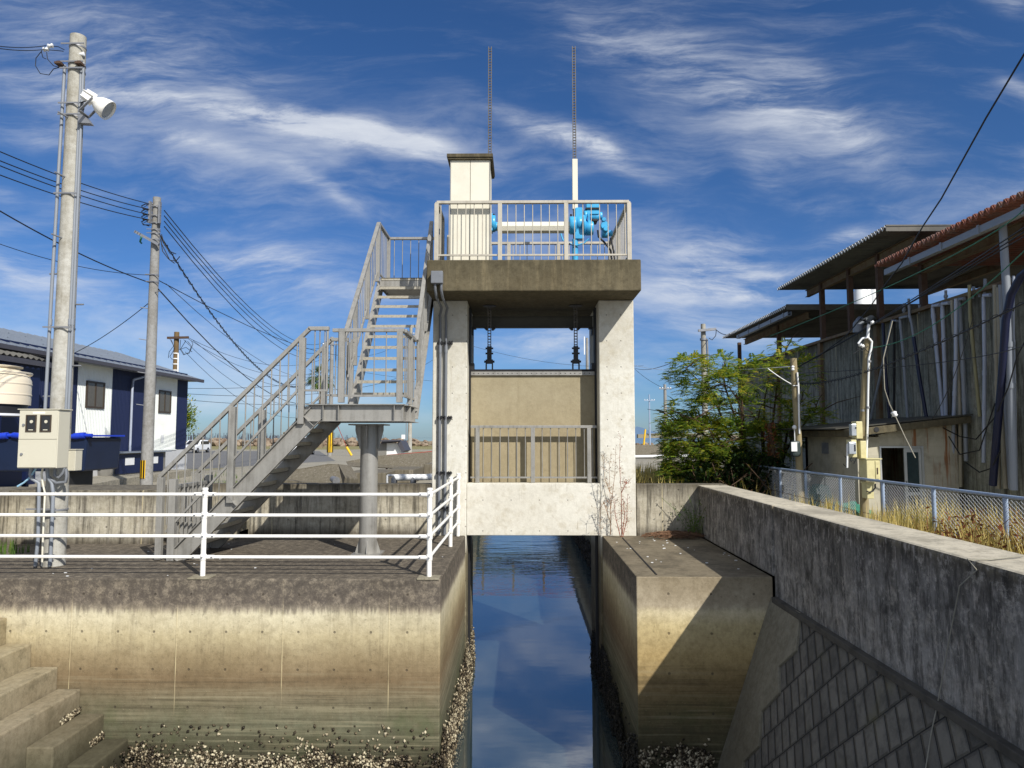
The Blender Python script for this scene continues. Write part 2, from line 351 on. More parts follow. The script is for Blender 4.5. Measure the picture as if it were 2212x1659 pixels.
def revet_mat():
    m,t,b=newmat('revetment_blocks');p=pos(t);x,y,z=t.sep(p)
    a=t.m('MULTIPLY',z,1.06)
    # block lattice turned on its corner: two families of joints
    u=t.m('MULTIPLY',t.m('ADD',y,a),.7071);v=t.m('MULTIPLY',t.m('SUBTRACT',a,y),.7071)
    vec=t.comb(v,u,0.)
    br=t.node('ShaderNodeTexBrick',{'Vector':vec,'Color1':lin((124,119,108)),'Color2':lin((98,94,86)),'Mortar':lin((34,34,32)),'Scale':1.0,'Mortar Size':.007,'Mortar Smooth':.3,'Brick Width':.165,'Row Height':.34},offset=.5)
    br2=t.node('ShaderNodeTexBrick',{'Vector':vec,'Color1':(1,1,1,1),'Color2':(1,1,1,1),'Mortar':(0,0,0,1),'Scale':1.0,'Mortar Size':.03,'Mortar Smooth':1.,'Brick Width':.165,'Row Height':.34},offset=.5)
    col=br.outputs[0]
    n=t.noise(p,5,7,.7);col=t.mix(t.ms(n,.4,.7,0.,.6),col,lin((56,56,52)))
    col=t.mix(t.m('MULTIPLY',t.ms(t.noise(p,1.6,5),.56,.7),.5),col,lin((104,100,62)))
    col=t.mix(t.ms(z,-1.6,-2.3,0.,.5),col,lin((50,52,46)))
    t.l.new(col,b.inputs['Base Color']);b.inputs['Roughness'].default_value=.9
    h=t.m('ADD',t.m('MULTIPLY',br2.outputs[0],1.),t.m('MULTIPLY',n,.25));bump(t,b,h,.9,.04);return m
M['revet']=revet_mat()
def blockwall():
    m,t,b=newmat('hut_blockwork');p=pos(t);x,y,z=t.sep(p)
    vec=t.comb(t.m('ADD',x,y),z,0.)
    br=t.node('ShaderNodeTexBrick',{'Vector':vec,'Color1':lin((186,180,160)),'Color2':lin((172,166,148)),'Mortar':lin((176,170,150)),'Scale':1.0,'Mortar Size':.006,'Brick Width':.4,'Row Height':.2},offset=.5)
    col=br.outputs[0];st=t.noise(p,1,5,.65,sc=(9,9,.5))
    col=t.mix(t.m('MULTIPLY',t.m('MULTIPLY',t.ms(st,.52,.62),t.ms(x,8.0,8.5)),t.ms(z,.4,1.3,0.,.9)),col,lin((140,84,36)))
    col=t.mix(t.ms(t.noise(p,3,5,.7),.4,.7,0.,.4),col,lin((104,98,82)))
    t.l.new(col,b.inputs['Base Color']);b.inputs['Roughness'].default_value=.9;bump(t,b,br.outputs[1],-.3,.01);return m
M['hut']=blockwall()
M['ledge']=paint('dark_ledge_concrete',(84,80,72),.9,0,.6,(44,42,38),5,.3)
# ================================================================== SETTING
g=MB()
def sheet(x0,x1,y0,y1,z=0): g.quad((x0,y0,z),(x1,y0,z),(x1,y1,z),(x0,y1,z))
sheet(-400,-9,-6,13.24);sheet(-400,-2.35,13.24,142);sheet(3.3,400,-6,13.24);sheet(2.5,400,13.24,142);sheet(-400,400,-60,-6)
tag(g.build('ground',M['ground'],base=(0,0,0)),kind='structure')
m,t,b=newmat('asphalt');n=t.noise(pos(t),6,6,.7);t.l.new(t.mix(t.ms(n,.3,.7),lin((92,92,92)),lin((118,116,112))),b.inputs['Base Color']);b.inputs['Roughness'].default_value=.9;M['asph']=m
g=MB();g.prism([(-16.5,15,0),(-11.8,15,0),(-14.2,25,0),(-15.25,33,0),(-16.5,33,0)],(0,0,.3));tag(g.build('gravel_terrace',M['ground'],base=(-15,24,0)),kind='structure')
g=MB();g.quad((-36,48,.004),(-18,40,.004),(-14,54,.004),(-26,92,.004),(-52,92,.004))
tag(g.build('road',M['asph'],base=(0,0,0)),kind='structure')
g=MB();g.quad((-15000,-60,-2.66),(15000,-60,-2.66),(15000,30000,-2.66),(-15000,30000,-2.66))
tag(g.build('water',M['water'],base=(0,0,-2.66)),kind='structure')
# far hill on the right
g=MB();pts=[]
hx=[(1360,936),(1375,921),(1388,924),(1400,929),(1420,934),(1445,936),(1480,938),(1560,940)]
top=[at(x,y,Y=9000) for x,y in hx]
g.prism([(top[0].x,9000,-3)]+[tuple(p) for p in top]+[(top[-1].x,9000,-3)],(300,1500,0))
m,t,b=newmat('hazed_hill_forest');n=t.noise(pos(t),.01,5);t.l.new(t.mix(n,lin((84,110,140)),lin((96,120,148))),b.inputs['Base Color']);b.inputs['Roughness'].default_value=1  # bluish distance haze painted into the hill's base colour
tag(g.build('hill',m,base=(top[2].x,9000,0)),kind='structure')
# ================================================================== QUAYS
q=MB();q.box(-9,-1.02,9.2,13.24,-4,0)
o=q.build('concrete_quay',M['quay'],bevel=.02,base=(-5,11,-4))
tag(o,'long stained concrete quay under the white pipe railing, left of the water channel','quay')
o.data.materials.append(M['quayside'])
for p in o.data.polygons:
    if abs(p.normal.x)>.5:p.material_index=1
q=MB();q.box(1.49,3.25,9.4,13.24,-4,0)
o=q.build('concrete_quay',M['quayr'],bevel=.015,base=(2.3,11,-4));o.data.materials.append(M['quayside'])
for p in o.data.polygons:
    if abs(p.normal.x)>.5:p.material_index=1
tag(o,'short concrete quay block crossed by a diagonal shadow, right of the water channel','quay')
q=MB();q.tube([(1.47,9.42,-2.7),(1.475,9.41,-1.6),(1.46,9.42,-.9)],.018,6)
# joint groove in top
jt=MB();a=at(*zp(370,320,2200,1900,1.476),Z=.004);c=at(*zp(568,535,2200,1900,1.476),Z=.004)
jt.bar(a,c,.022,.006);jt.build('joint_seam',M['rubber'],o)
# steps into the water
st=empty('concrete_steps',(-6,9,-3),'weathered concrete steps going down into the water at the lower left','steps')
cs=[at(*zp(x,y,0,2380,2.577),Y=9.19) for x,y in ((75,130),(325,395),(590,630),(820,855),(1060,1105),(1305,1360))]
dx=.30;xs=[p.x for p in cs];zs=[p.z for p in cs]
ends=[5,5,5,5,8.2,8.45]
b0=MB()
for i,(x,z) in enumerate(zip(xs,zs)):
    xp=xs[i-1] if i else x-dx
    b0=MB();b0.box((-9 if i==0 else xp+.004),x,ends[i],9.192,-3.6-i*.01,z);b0.build('step',M['step'],st,bevel=.018)
b0=MB();b0.box(-9,xs[0]-dx,5,9.192,-3.5,zs[0]+.29);b0.build('step',M['step'],st,bevel=.018)
# back walls on the quay
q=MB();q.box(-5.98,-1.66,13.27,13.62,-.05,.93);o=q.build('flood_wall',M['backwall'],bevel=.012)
tag(o,'low streaked concrete wall behind the steel staircase, left of the gate tower','wall')
q=MB();q.box(-8.7,-6.05,12.1,13.5,-.05,.90);q.box(-12,-8.7,11.3,13.5,-.05,.86);o=q.build('flood_wall',M['backwall'],bevel=.02)
tag(o,'thick weathered concrete wall block behind the near utility pole at far left','wall')
q=MB();q.box(-6.03,-5.0,12.6,13.25,0,.28);q.prism([(-6.03,12.3,.002),(-5.0,12.75,.002),(-5.0,13.2,.002),(-6.03,13.2,.002)],(0,0,.14))
tag(q.build('concrete_ledge',M['plain'],bevel=.02),'low weathered concrete ledge at the foot of the wall beside the near pole','ledge')
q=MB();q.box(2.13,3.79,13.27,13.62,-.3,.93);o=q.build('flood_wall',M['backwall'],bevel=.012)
tag(o,'short streaked concrete wall between the gate tower and the right parapet wall','wall')
# right parapet wall, two lengths with a joint
pw=MB();pw.prism([(3.26,13.265,-.0),(3.26,13.265,.917),(3.80,13.265,.917),(3.80,13.265,-.0)],(0,-3.86,0))
o=pw.build('parapet_wall',M['rwall'],bevel=.025);tag(o,'far length of the dark streaked parapet wall, beside the right quay block','wall')
pw=MB();pw.box(3.26,3.82,-2,9.38,-.27,.915)
o=pw.build('parapet_wall',M['rwall'],bevel=.03);tag(o,'near long length of the dark streaked parapet wall above the sloped block facing','wall')
# revetment slope: plane through (3.26,y,-.27) and (2.43,y,-2.66)
SLN=Vector((-2.39,0,.83)).normalized()  # normal
P0=Vector((3.24,9,-.262))
def onslope(u,v,off=0):
    r=ray(u,v);n=SLN;t_=(P0+n*off-CAM).dot(n)/r.dot(n);return CAM+r*t_
rv=MB();rv.prism([(3.24,9.38,-.262),(2.29,9.38,-3.0),(2.29,-2,-3.0),(3.24,-2,-.262)],(.5,0,-.2))
rvo=rv.build('sloped_revetment',M['revet']);tag(rvo,'sloping wall of herringbone concrete blocks below the dark parapet wall','revetment')
zz=[(1400,755),(1388,870),(1375,975),(1275,1070),(1278,1220),(1175,1330),(1160,1530),(1070,1620),(1060,1720)]
pz=[onslope(*zp(x,y,2200,1900,1.476),off=.03) for x,y in zz]
poly=[Vector((3.24,9.385,-.262))+SLN*.03]+[p for p in pz]+[Vector((2.35,9.385,-2.83))+SLN*.03]
cp=MB();cp.prism(poly,-SLN*.06);cp.build('edge_strip',M['plain'],rvo,bevel=.008)
cg=MB();cg.bar((3.235,9.3,-.265),(3.235,-2,-.265),.09,.07);cg.build('coping_ledge',M['ledge'],rvo,bevel=.01)
# rope on the parapet
rp=MB();a=at(2214,1199.5,Z=.935);pts=[(4.0,4.9,.93)]
c=at(*zp(1195,445,3000,1900,1.4758),Z=.925);pts=[a,Vector((c.x+.15,c.y-.02,.925)),c,Vector((3.235,c.y-.06,.86))]
for x,y in ((1150,600),(1110,800),(1075,980),(1040,1180)): 
    p=at(*zp(x,y,3000,1900,1.4758),X=3.235);pts.append(p)
for x,y in ((1020,1290),(985,1450),(955,1640),(945,1720)): pts.append(onslope(*zp(x,y,3000,1900,1.4758),off=.02))
rp.tube(pts,.0055,6);tag(rp.build('mooring_rope',M['rope']),'thin twisted rope hanging over the dark parapet wall','rope')
# ================================================================== GATE TOWER
tw=empty('sluice_gate_tower',(.23,14,0),'tall pale concrete gate tower standing over the water channel','tower')
q=MB();q.box(-1.645,-1.0,13.24,15.1,-4,4.36);q.build('pillar',M['tower'],tw,bevel=.018)
q=MB();q.box(1.46,2.115,13.24,15.1,-4,4.36);q.build('pillar',M['tower'],tw,bevel=.018)
q=MB();q.box(-.997,1.457,13.243,13.62,0,.945);q.build('lintel_beam',M['lintel'],tw,bevel=.01)
q=MB();q.box(-1.66,2.12,12.39,15.3,4.362,4.925);q.build('platform_slab',M['slab'],tw,bevel=.02)
for x0,x1 in ((-.996,-.965),(1.425,1.456)):
    q=MB();q.box(x0,x1,13.66,13.70,-3.5,4.3);q.box(x0,x1,13.86,13.9,-3.5,4.3);q.build('gate_guide',M['darkst'],tw)
for x in (-.61,1.07):
    q=MB();q.lathe([(.13,-.012),(.13,.0)],(x,13.78,4.36),(0,0,1),24);q.build('rack_hole_rim',M['darkst'],tw)
# sluice gate
ga=empty('sluice_gate',(.23,13.78,.9),'beige raised sluice gate panel hung on two ladder racks inside the tower','gate')
q=MB();q.box(-.962,1.422,13.70,13.85,.9,3.0);q.build('gate_panel',M['gate'],ga,bevel=.006)
q=MB();q.box(-.955,1.415,13.655,13.698,2.985,3.055);q.build('top_angle',M['galv'],ga)
q=MB()
for i in range(25):
    x=-.90+i*.0925+random.uniform(-.006,.006);q.lathe([(.011,0),(.011,-.012)],(x,13.655,3.02),(0,-1,0),6)
q.build('bolt_row',M['darkst'],ga)
q=MB();q.box(-.955,1.415,13.66,13.86,3.057,3.10);q.build('rubber_seal',M['rubber'],ga)
q=MB();q.box(-.96,-.9,13.66,13.86,3.10,3.22);q.box(1.36,1.42,13.66,13.86,3.10,3.22);q.build('guide_shoe',M['darkst'],ga)
ztop=at(1251,100,Y=13.78).z
for x in (-.61,1.07):
    q=MB()
    for s in (-1,1): q.box(x+s*.028-.008,x+s*.028+.008,13.765,13.795,3.3,ztop)
    z=3.42
    while z<ztop-.02: q.tube([(x-.028,13.78,z),(x+.028,13.78,z)],.0105,6);z+=.056
    q.build('lifting_rack',M['rackm'],ga)
    q=MB();q.box(x-.07,x+.07,13.74,13.82,3.22,3.30)
    for s in (-1,1):
        q.box(x+s*.06-.012,x+s*.06+.012,13.73,13.83,3.10,3.27);q.tube([(x-s*.0,13.78,3.26),(x+s*.1,13.78,3.26)],.022,8)
        q.tube([(x,13.78,3.42),(x+s*.075,13.78,3.42)],.018,8);q.tube([(x,13.78,3.52),(x+s*.075,13.78,3.52)],.018,8)
    q.box(x-.045,x+.045,13.75,13.81,3.28,3.56);q.build('rack_clevis',M['darkst'],ga)
# steel beam above
sb=empty('steel_beam',(.23,13.9,3.95),'dark steel I-beam spanning between the tower pillars under the slab','beam')
zb0=at(1150,707,Y=13.98).z;zb1=at(1150,685.5,Y=13.98).z
q=MB();q.box(-.96,1.42,13.97,13.985,zb0,zb1);q.box(-.96,1.42,13.91,14.05,zb1,zb1+.012);q.box(-.96,1.42,13.91,14.05,zb0-.012,zb0);q.build('web_and_flanges',M['steelb'],sb)
for x in (-.61,1.07):
    for s in (-1,1):
        q=MB();q.prism([(x+s*.035,13.93,zb0-.013),(x+s*.12,13.93,zb0-.013),(x+s*.07,13.93,zb0-.06),(x+s*.035,13.93,zb0-.06)],(0,.1,0));q.build('guide_block',M['darkst'],sb)
for x0,x1 in ((-.96,-.88),(1.34,1.42)):
    q=MB();q.box(x0,x1,13.9,14.06,zb0-.035,zb0-.013);q.box(x0+(.0 if x0<0 else .05),x0+(.03 if x0<0 else .08),13.92,14.04,zb0-.16,zb0-.035);q.build('end_bracket',M['darkst'],sb)
# ---------- railings made of square posts, flat rails and thin balusters
def rail_run(parent,p0,p1,ztop_,zbot,posts,bal=.115,mat=None,postw=.075,skip_end=False,lowr=True,slope=False,n_bal=None,zt1=None,zb1_=None):
    mat=mat or M['galv'];p0=Vector(p0);p1=Vector(p1)
    zt1=ztop_ if zt1 is None else zt1;zb1_=zbot if zb1_ is None else zb1_
    d=p1-p0;L=d.length;u=d.normalized()
    q=MB();q.bar((p0.x,p0.y,ztop_-.025),(p1.x,p1.y,zt1-.025),.07,.05);q.build('top_rail',mat,parent,bevel=.004)
    q=MB();q.bar((p0.x,p0.y,zbot+.10),(p1.x,p1.y,zb1_+.10),.035,.03);q.build('bottom_rail',mat,parent)
    for s in posts:
        c=p0+d*s;zt=ztop_+(zt1-ztop_)*s;zb=zbot+(zb1_-zbot)*s
        q=MB();hw=postw/2;q.box(c.x-hw,c.x+hw,c.y-hw,c.y+hw,zb,zt-.05);q.build('post',mat,parent,bevel=.004)
    q=MB();n=n_bal or max(1,int(L/bal))
    for i in range(n):
        s=(i+.5)/n;c=p0+d*s
        if any(abs(s-pp)*L<.05 for pp in posts):continue
        zt=ztop_+(zt1-ztop_)*s-.05;zb=zbot+(zb1_-zbot)*s+.10
        q.tube([(c.x,c.y,zb),(c.x,c.y,zt)],.0085,6,cap=False)
    q.build('baluster_panel',mat,parent)
rl=empty('platform_railing',(.23,13.9,4.925),'galvanised baluster railing around the top of the gate tower','railing')
zr=at(1366,433,Y=12.47).z;zf=4.925
xl=at(943,500,Y=12.47).x;xr=at(1359,500,Y=12.47).x
px=[at(x,500,Y=12.47).x for x in (943,1080,1223,1359)]
rail_run(rl,(xl,12.47,0),(xr,12.47,0),zr,zf,[(x-xl)/(xr-xl) for x in px],.146,mat=M['galvl'])
rail_run(rl,(xr,12.51,0),(xr,15.18,0),zr,zf,[.5,1.0],.146,mat=M['galvl'])
rail_run(rl,(xl,12.51,0),(xl,13.45,0),zr,zf,[.97],.146,mat=M['galvl'])
rail_run(rl,(xl,14.6,0),(xl,15.18,0),zr,zf,[.0,.98],.146,mat=M['galvl'])
rail_run(rl,(xl+.04,15.18,0),(xr-.04,15.18,0),zr,zf,[.36,.68],.146,mat=M['galvl'])
# small railing in front of the gate panel
rg=empty('sill_railing',(.23,13.45,.945),'low galvanised baluster railing on the beam in front of the beige gate','railing')
zt=at(1150,919,Y=13.5).z
a=at(1017,980,Y=13.5).x;c=at(1289,980,Y=13.5).x;pp=[at(x,980,Y=13.5).x for x in (1032,1151,1272)]
rail_run(rg,(a,13.45,0),(c,13.45,0),zt,.945,[(x-a)/(c-a) for x in pp],.15)
# control cabinet
cb=empty('control_cabinet',(-1.1,12.6,4.925),'tall cream control cabinet with dark cap on the tower platform','cabinet')
y0=12.60;x0=at(973.5,450,Y=y0).x;x1=at(1057.5,450,Y=y0).x;zt=at(1015,346,Y=y0).z
q=MB();q.box(x0,(x0+x1)/2-.004,y0,y0+.9,4.93,zt);q.box((x0+x1)/2+.004,x1,y0,y0+.9,4.93,zt);q.build('body_panel',M['cream'],cb,bevel=.004)
q=MB();q.box(x0-.05,x1+.05,y0-.05,y0+.95,zt,zt+.035);q.box(x0-.07,x1+.06,y0-.07,y0+.97,zt+.035,zt+.10);q.build('cap',M['slab'],cb,bevel=.006)
q=MB();q.box(x0-.012,x0,y0-.012,y0+.0,4.93,zt);q.box(x1,x1+.012,y0-.012,y0,4.93,zt);q.build('edge_trim',M['galv'],cb)
# hoist
ho=empty('gate_hoist',(1.07,13.78,4.925),'bright blue geared gate hoist on a blue pedestal at the right of the tower platform','hoist')
def E_(x,y): return zp(x,y,1880,780,3.568)
YH=13.78
def hx_(x,y,Y=YH): return at(*E_(x,y),Y=Y)
def hbox(x0,y0,x1,y1,Y0,Y1,name,mat='blue',bev=.012):
    a=hx_(x0,y0);c=hx_(x1,y1);q=MB();q.box(min(a.x,c.x),max(a.x,c.x),Y0,Y1,min(a.z,c.z),max(a.z,c.z));return q.build(name,M[mat],ho,bevel=bev)
def hcyl(xa,xb,yc,rpx,name,axis='X',mat='blue',prof=None,Y=YH,n=20):
    a=hx_(xa,yc,Y);c=hx_(xb,yc,Y);r=rpx/3.568/1.8228/1540*Y*1.02
    q=MB();L=abs(c.x-a.x);q.lathe([(r*.9,0),(r,L*.12),(r,L*.88),(r*.9,L)],(min(a.x,c.x),Y,a.z),(1,0,0),n);return q.build(name,M[mat],ho)
a=hx_(1426,860);r=.058
q=MB();q.lathe([(r,0),(r,hx_(1426,580).z-4.93)],(1.07+.0,YH,4.93),(0,0,1),20);q.build('pedestal',M['blue'],ho)
q=MB();q.lathe([(.12,0),(.12,.02)],(1.07,YH,4.926),(0,0,1),20);q.build('base_plate',M['blue'],ho)
hbox(1365,450,1493,585,13.70,13.86,'pedestal_head');hbox(1368,155,1478,450,13.69,13.87,'gear_housing');hbox(1380,148,1465,160,13.7,13.86,'housing_lid')
hcyl(1290,1385,385,125,'side_gear_cover');hcyl(1385,1470,360,105,'main_gearbox')
hcyl(1478,1510,385,150,'flange_ring');hcyl(1510,1625,420,105,'lower_drum');hcyl(1492,1535,260,95,'coupling_ring')
hbox(1520,75,1700,165,13.66,13.9,'motor_terminal_box',bev=.02);hbox(1510,165,1712,180,13.64,13.92,'terminal_box_base','darkst',.003);hbox(1525,180,1700,250,13.67,13.89,'actuator_body')
hcyl(1575,1700,265,62,'actuator_motor');hcyl(1700,1752,250,54,'motor_end_cap')
hbox(1600,315,1680,350,13.66,13.9,'bracket','darkst');hbox(1540,250,1570,410,13.64,13.7,'rib')
q=MB();c=hx_(1765,330);q.lathe([(.035,0),(.042,.01),(.042,.10)],(c.x,13.62,c.z),(0,1,0),16)
c=hx_(1780,410);q.lathe([(.075,0),(.085,.015),(.085,.14)],(c.x,13.64,c.z),(0,1,0),18);c2=hx_(1790,465);q.lathe([(.04,0),(.055,.01),(.055,.12)],(c2.x,13.60,c2.z),(0,1,0),16);q.build('limit_switch_housing',M['blue'],ho)
hcyl(1745,1840,500,60,'lower_motor');hcyl(1845,1895,495,42,'hand_crank_socket')
q=MB();c=hx_(1315,235);q.lathe([(.022,0),(.022,.03)],(c.x,YH,c.z-.02),(0,0,1),10);q.build('breather_cap',M['black'],ho)
# left gearbox + cover of shaft + rack tube + cables
hcyl(178,255,360,118,'left_gearbox');hcyl(255,283,400,62,'left_flange');hbox(180,235,215,480,13.66,13.9,'left_housing')
q=MB();c=hx_(228,240);q.lathe([(.025,0),(.025,.035)],(c.x,YH,c.z-.015),(0,0,1),10);q.build('breather_cap',M['black'],ho)
xa=hx_(285,400).x;xb=hx_(1290,400).x;zc_=hx_(700,415).z
q=MB();q.tube([(xa,YH,zc_),(xb,YH,zc_)],.118,8);
for f in range(len(q.sm)): q.sm[f]=False
q.build('shaft_cover',M['cream'],ho)
xc=1.075;zt=at(1251,345,Y=YH).z;q=MB();q.box(xc-.052,xc+.052,YH-.05,YH+.05,hx_(1420,160).z,zt);q.build('rack_cover_tube',M['cream'],ho,bevel=.004)
for pts,r in (([(1690,450),(1700,540),(1800,640),(1870,730),(1885,860)],.02),([(1870,560),(1890,640),(1915,760),(1925,860)],.018),([(1290,635),(1320,655),(1370,660)],.012)):
    q=MB();q.tube([hx_(x,y,13.6) for x,y in pts],r,6);q.build('power_cable',M['black'],ho)
q=MB();q.tube([hx_(1290,630,13.7),hx_(1330,655,13.7),hx_(1400,665,13.7),hx_(1500,630,13.7),hx_(1565,570,13.7)],.014,6);q.tube([hx_(1170,500,13.7),hx_(1190,560,13.7),hx_(1205,600,13.7)],.016,6);q.build('blue_bracket_arm',M['blue'],ho)
# junction box and conduits on the tower front
jb=empty('junction_box',(-1.53,12.35,4.5),'grey junction box on the slab edge with two conduits down the left pillar','junction box')
a=at(932,587,Y=12.33);c=at(957,613.5,Y=12.33);q=MB();q.box(a.x,c.x,12.25,12.388,c.z,a.z);q.build('box',M['conduit'],jb,bevel=.01)
for dx_,off in ((0,0),(.105,.11)):
    xb=a.x+.07+dx_;xp=at(950.5+ (12.5 if dx_ else 0),760,Y=13.17).x
    q=MB();q.tube([(xb,12.32,c.z),(xb,12.32,c.z-.1),(xb+.01,12.45,c.z-.22),(xb+.05,12.9,c.z-.32),(xp,13.12,c.z-.42),(xp,13.18,c.z-.55),(xp,13.19,3.4)],.024,8);q.build('flexible_conduit',M['conduit'],jb)
    q=MB();q.tube([(xp,13.19,3.5),(xp,13.19,.02)],.03,8);q.lathe([(.036,0),(.036,.16)],(xp,13.19,3.36),(0,0,1),10);q.build('conduit_pipe',M['conduit'],jb)
for z in (3.55,2.16,1.14,.5):
    q=MB();q.box(-1.56,-1.27,13.215,13.238,z-.015,z+.015)
    for x in (-1.52,-1.47,-1.40,-1.33,-1.29): q.box(x-.012,x+.012,13.14,13.215,z-.03,z+.03)
    q.build('conduit_clamp',M['darkst'],jb)
# ================================================================== WHITE PIPE RAILING
wr=empty('pipe_railing',(-3,9.32,0),'white four-rail pipe railing along the edge of the left quay','railing')
cp_=Vector((-1.181,9.32,0));p2=at(973,1180.6,Z=0);p3=at(989.4,1158,Z=0)
zr_=[at(600,y,Y=9.32).z for y in (1068,1113,1158.3,1203.5)]
posts=[Vector((-7.02,9.3,0)),Vector((-4.1,9.3,0)),cp_,p2,p3]
posts[1]=at(428,1250,Z=0);posts[1].y=9.32;posts[0].y=9.32
cc=[]
for i,p in enumerate(posts):
    q=MB();top=zr_[0]+.07;q.lathe([(.033,0),(.033,top)],(p.x,p.y,0),(0,0,1),14);q.lathe([(.038,0),(.038,.018),(.03,.026)],(p.x,p.y,top-.01),(0,0,1),14);q.build('post',M['white'],wr)
    for z in zr_:
        q=MB();q.lathe([(.037,-.04),(.042,-.028),(.042,.028),(.037,.04)],(p.x,p.y,z),(0,0,1),14)
        if i<3:
            for s in ((-1,1) if i<2 else (-1,)): q.lathe([(.027,.0),(.027,.14)],(p.x,p.y,z),(s,0,0),10)
        q.build('joint_clamp',M['white'],wr)
        q=MB();q.lathe([(.012,0),(.012,.02)],(p.x-.0,p.y-.038,z),(0,-1,0),8)
        if i<3: q.lathe([(.012,0),(.012,.016)],(p.x-.12,p.y-.024,z),(0,-1,0),8)
        if i<2: q.lathe([(.012,0),(.012,.016)],(p.x+.12,p.y-.024,z),(0,-1,0),8)
        q.build('bolt',M['galvd'],wr)
for z in zr_:
    for a,c in ((Vector((-12,9.32,0)),posts[0]),(posts[0],posts[1]),(posts[1],posts[2]),(posts[2],posts[3]),(posts[3],posts[4]),(posts[4],Vector((p3.x-.02,13.2,0)))):
        if a is posts[4]: continue
        q=MB();q.tube([(a.x,a.y,z),(c.x,c.y,z)],.0215,12);q.build('rail',M['white'],wr)
for p in (posts[1],posts[2]):
    q=MB();q.box(p.x-.14,p.x+.14,9.2-.012,p.y+.1,-.01,.012);q.build('mortar_pad',M['plain'],wr,bevel=.004)
# ================================================================== STEEL STAIRCASE
sc=empty('steel_staircase',(-3,11.1,0),'grey galvanised steel staircase with two flights climbing to the gate tower','staircase')
G=M['galv']
YF=10.55;YR=11.70;ZL=2.29;XR=-1.745
def A_(x,y): return zp(x,y,600,800,1.3825)
xk=at(*zp(400,330,1100,1480,3.318),Y=YF).x      # landing start
xs0=at(366,1204,Y=YF).x                         # stringer foot
# column
col=Vector((-2.36,11.12,0))
q=MB();q.lathe([(.135,0),(.135,2.0)],(col.x,col.y,.0),(0,0,1),28);q.build('column',G,sc)
q=MB();q.box(col.x-.22,col.x+.22,col.y-.22,col.y+.22,0,.025)
for k in range(4):
    t_=k*math.pi/2+.12;d=Vector((math.cos(t_),math.sin(t_),0));n_=Vector((-d.y,d.x,0))*.006
    q.prism([col+d*.13+n_+Vector((0,0,.025)),col+d*.19+n_+Vector((0,0,.025)),col+d*.19+n_+Vector((0,0,.04)),col+d*.134+n_+Vector((0,0,.22))],-2*n_)
q.build('base_plate',G,sc)
q=MB();q.box(col.x-.27,col.x+.27,col.y-.27,col.y+.27,1.98,2.0)
for d in (Vector((1,0,0)),Vector((-1,0,0)),Vector((0,-1,0)),Vector((0,1,0))):
    n_=Vector((-d.y,d.x,0))*.008
    q.prism([col+d*.13+n_+Vector((0,0,1.98)),col+d*.22+n_+Vector((0,0,1.98)),col+d*.22+n_+Vector((0,0,1.90)),col+d*.15+n_+Vector((0,0,1.62)),col+d*.13+n_+Vector((0,0,1.62))],-2*n_)
q.build('column_head',G,sc)
# landing frame: channels front/rear/right, deck
def channel(q,p,qq,h,out,fl=.07,tk=.008):
    """C-section from p to qq: web + two flanges pointing to out"""
    p=Vector(p);qq=Vector(qq);out=Vector(out)*fl;d=(qq-p).normalized();up=Vector((0,0,1));up=(up-d*up.dot(d)).normalized()
    for zo in (-h/2,h/2): q.bar(p+out/2+up*zo,qq+out/2+up*zo,fl,tk,up)
    q.bar(p,qq,tk,h,up)
hb=.235;zb=ZL-.02-hb/2
q=MB();channel(q,(xk-.02,YF,zb),(XR,YF,zb),hb,(0,-1,0));q.prism([(xk-.16,YF-.004,zb-.10),(xk-.06,YF-.004,zb+.105),(xk+.2,YF-.004,zb+.105),(xk+.2,YF-.004,zb-.105),(xk+.02,YF-.004,zb-.15)],(0,-.006,0));q.build('landing_front_beam',G,sc)
q=MB();channel(q,(xk-.02,YR,zb),(XR,YR,zb),hb,(0,1,0));q.build('landing_rear_beam',G,sc)
q=MB();channel(q,(XR,YF,zb),(XR,YR,zb),hb,(1,0,0));q.build('landing_side_beam',G,sc)
for x in [at(x,900,Y=YF).x for x in (700,733,853)]: q=MB();q.box(x-.004,x+.004,YF-.07,YF,zb-hb/2,zb+hb/2);q.build('stiffener',G,sc)
for y in (YF+.3,YF+.75): q=MB();q.box(XR,XR+.07,y-.004,y+.004,zb-hb/2,zb+hb/2);q.build('stiffener',G,sc)
q=MB();q.box(xk-.05,XR+.02,YF-.08,YR+.02,ZL-.016,ZL-.004);q.build('landing_deck',G,sc)
# lower flight
dirf=Vector((xk-xs0,0,ZL-.02-0.0));
sh=.235
def lower(y,out):
    q=MB();a=Vector((xs0+.10,y,.02));b_=Vector((xk+.11,y,zb));channel(q,a,b_,sh,(0,out,0));return q
lower(YF,-1).build('stringer',G,sc);lower(YR,1).build('stringer',G,sc)
q=MB()
a=Vector((xs0+.1,YF,.02));b_=Vector((xk+.11,YF,zb));d=(b_-a).normalized();nn=Vector((-d.z,0,d.x))
kn=b_-d*.16;q.bar(kn-nn*.105+Vector((0,-.036,0)),kn+nn*.105+Vector((0,-.036,0)),.06,.008,d);q.build('stringer_splice_plate',G,sc);q=MB()
mid=a.lerp(b_,.40)
q.bar(mid-nn*.11+Vector((0,-.035,0)),mid+nn*.11+Vector((0,-.035,0)),.07,.012,d);q.build('stringer_splice_plate',G,sc);q=MB();q.bar(a-nn*.1+Vector((.02,-.035,0)),a+nn*.1+Vector((.02,-.035,0)),.07,.012,d)
q.build('stringer_splice_plate',G,sc)
NT1=10
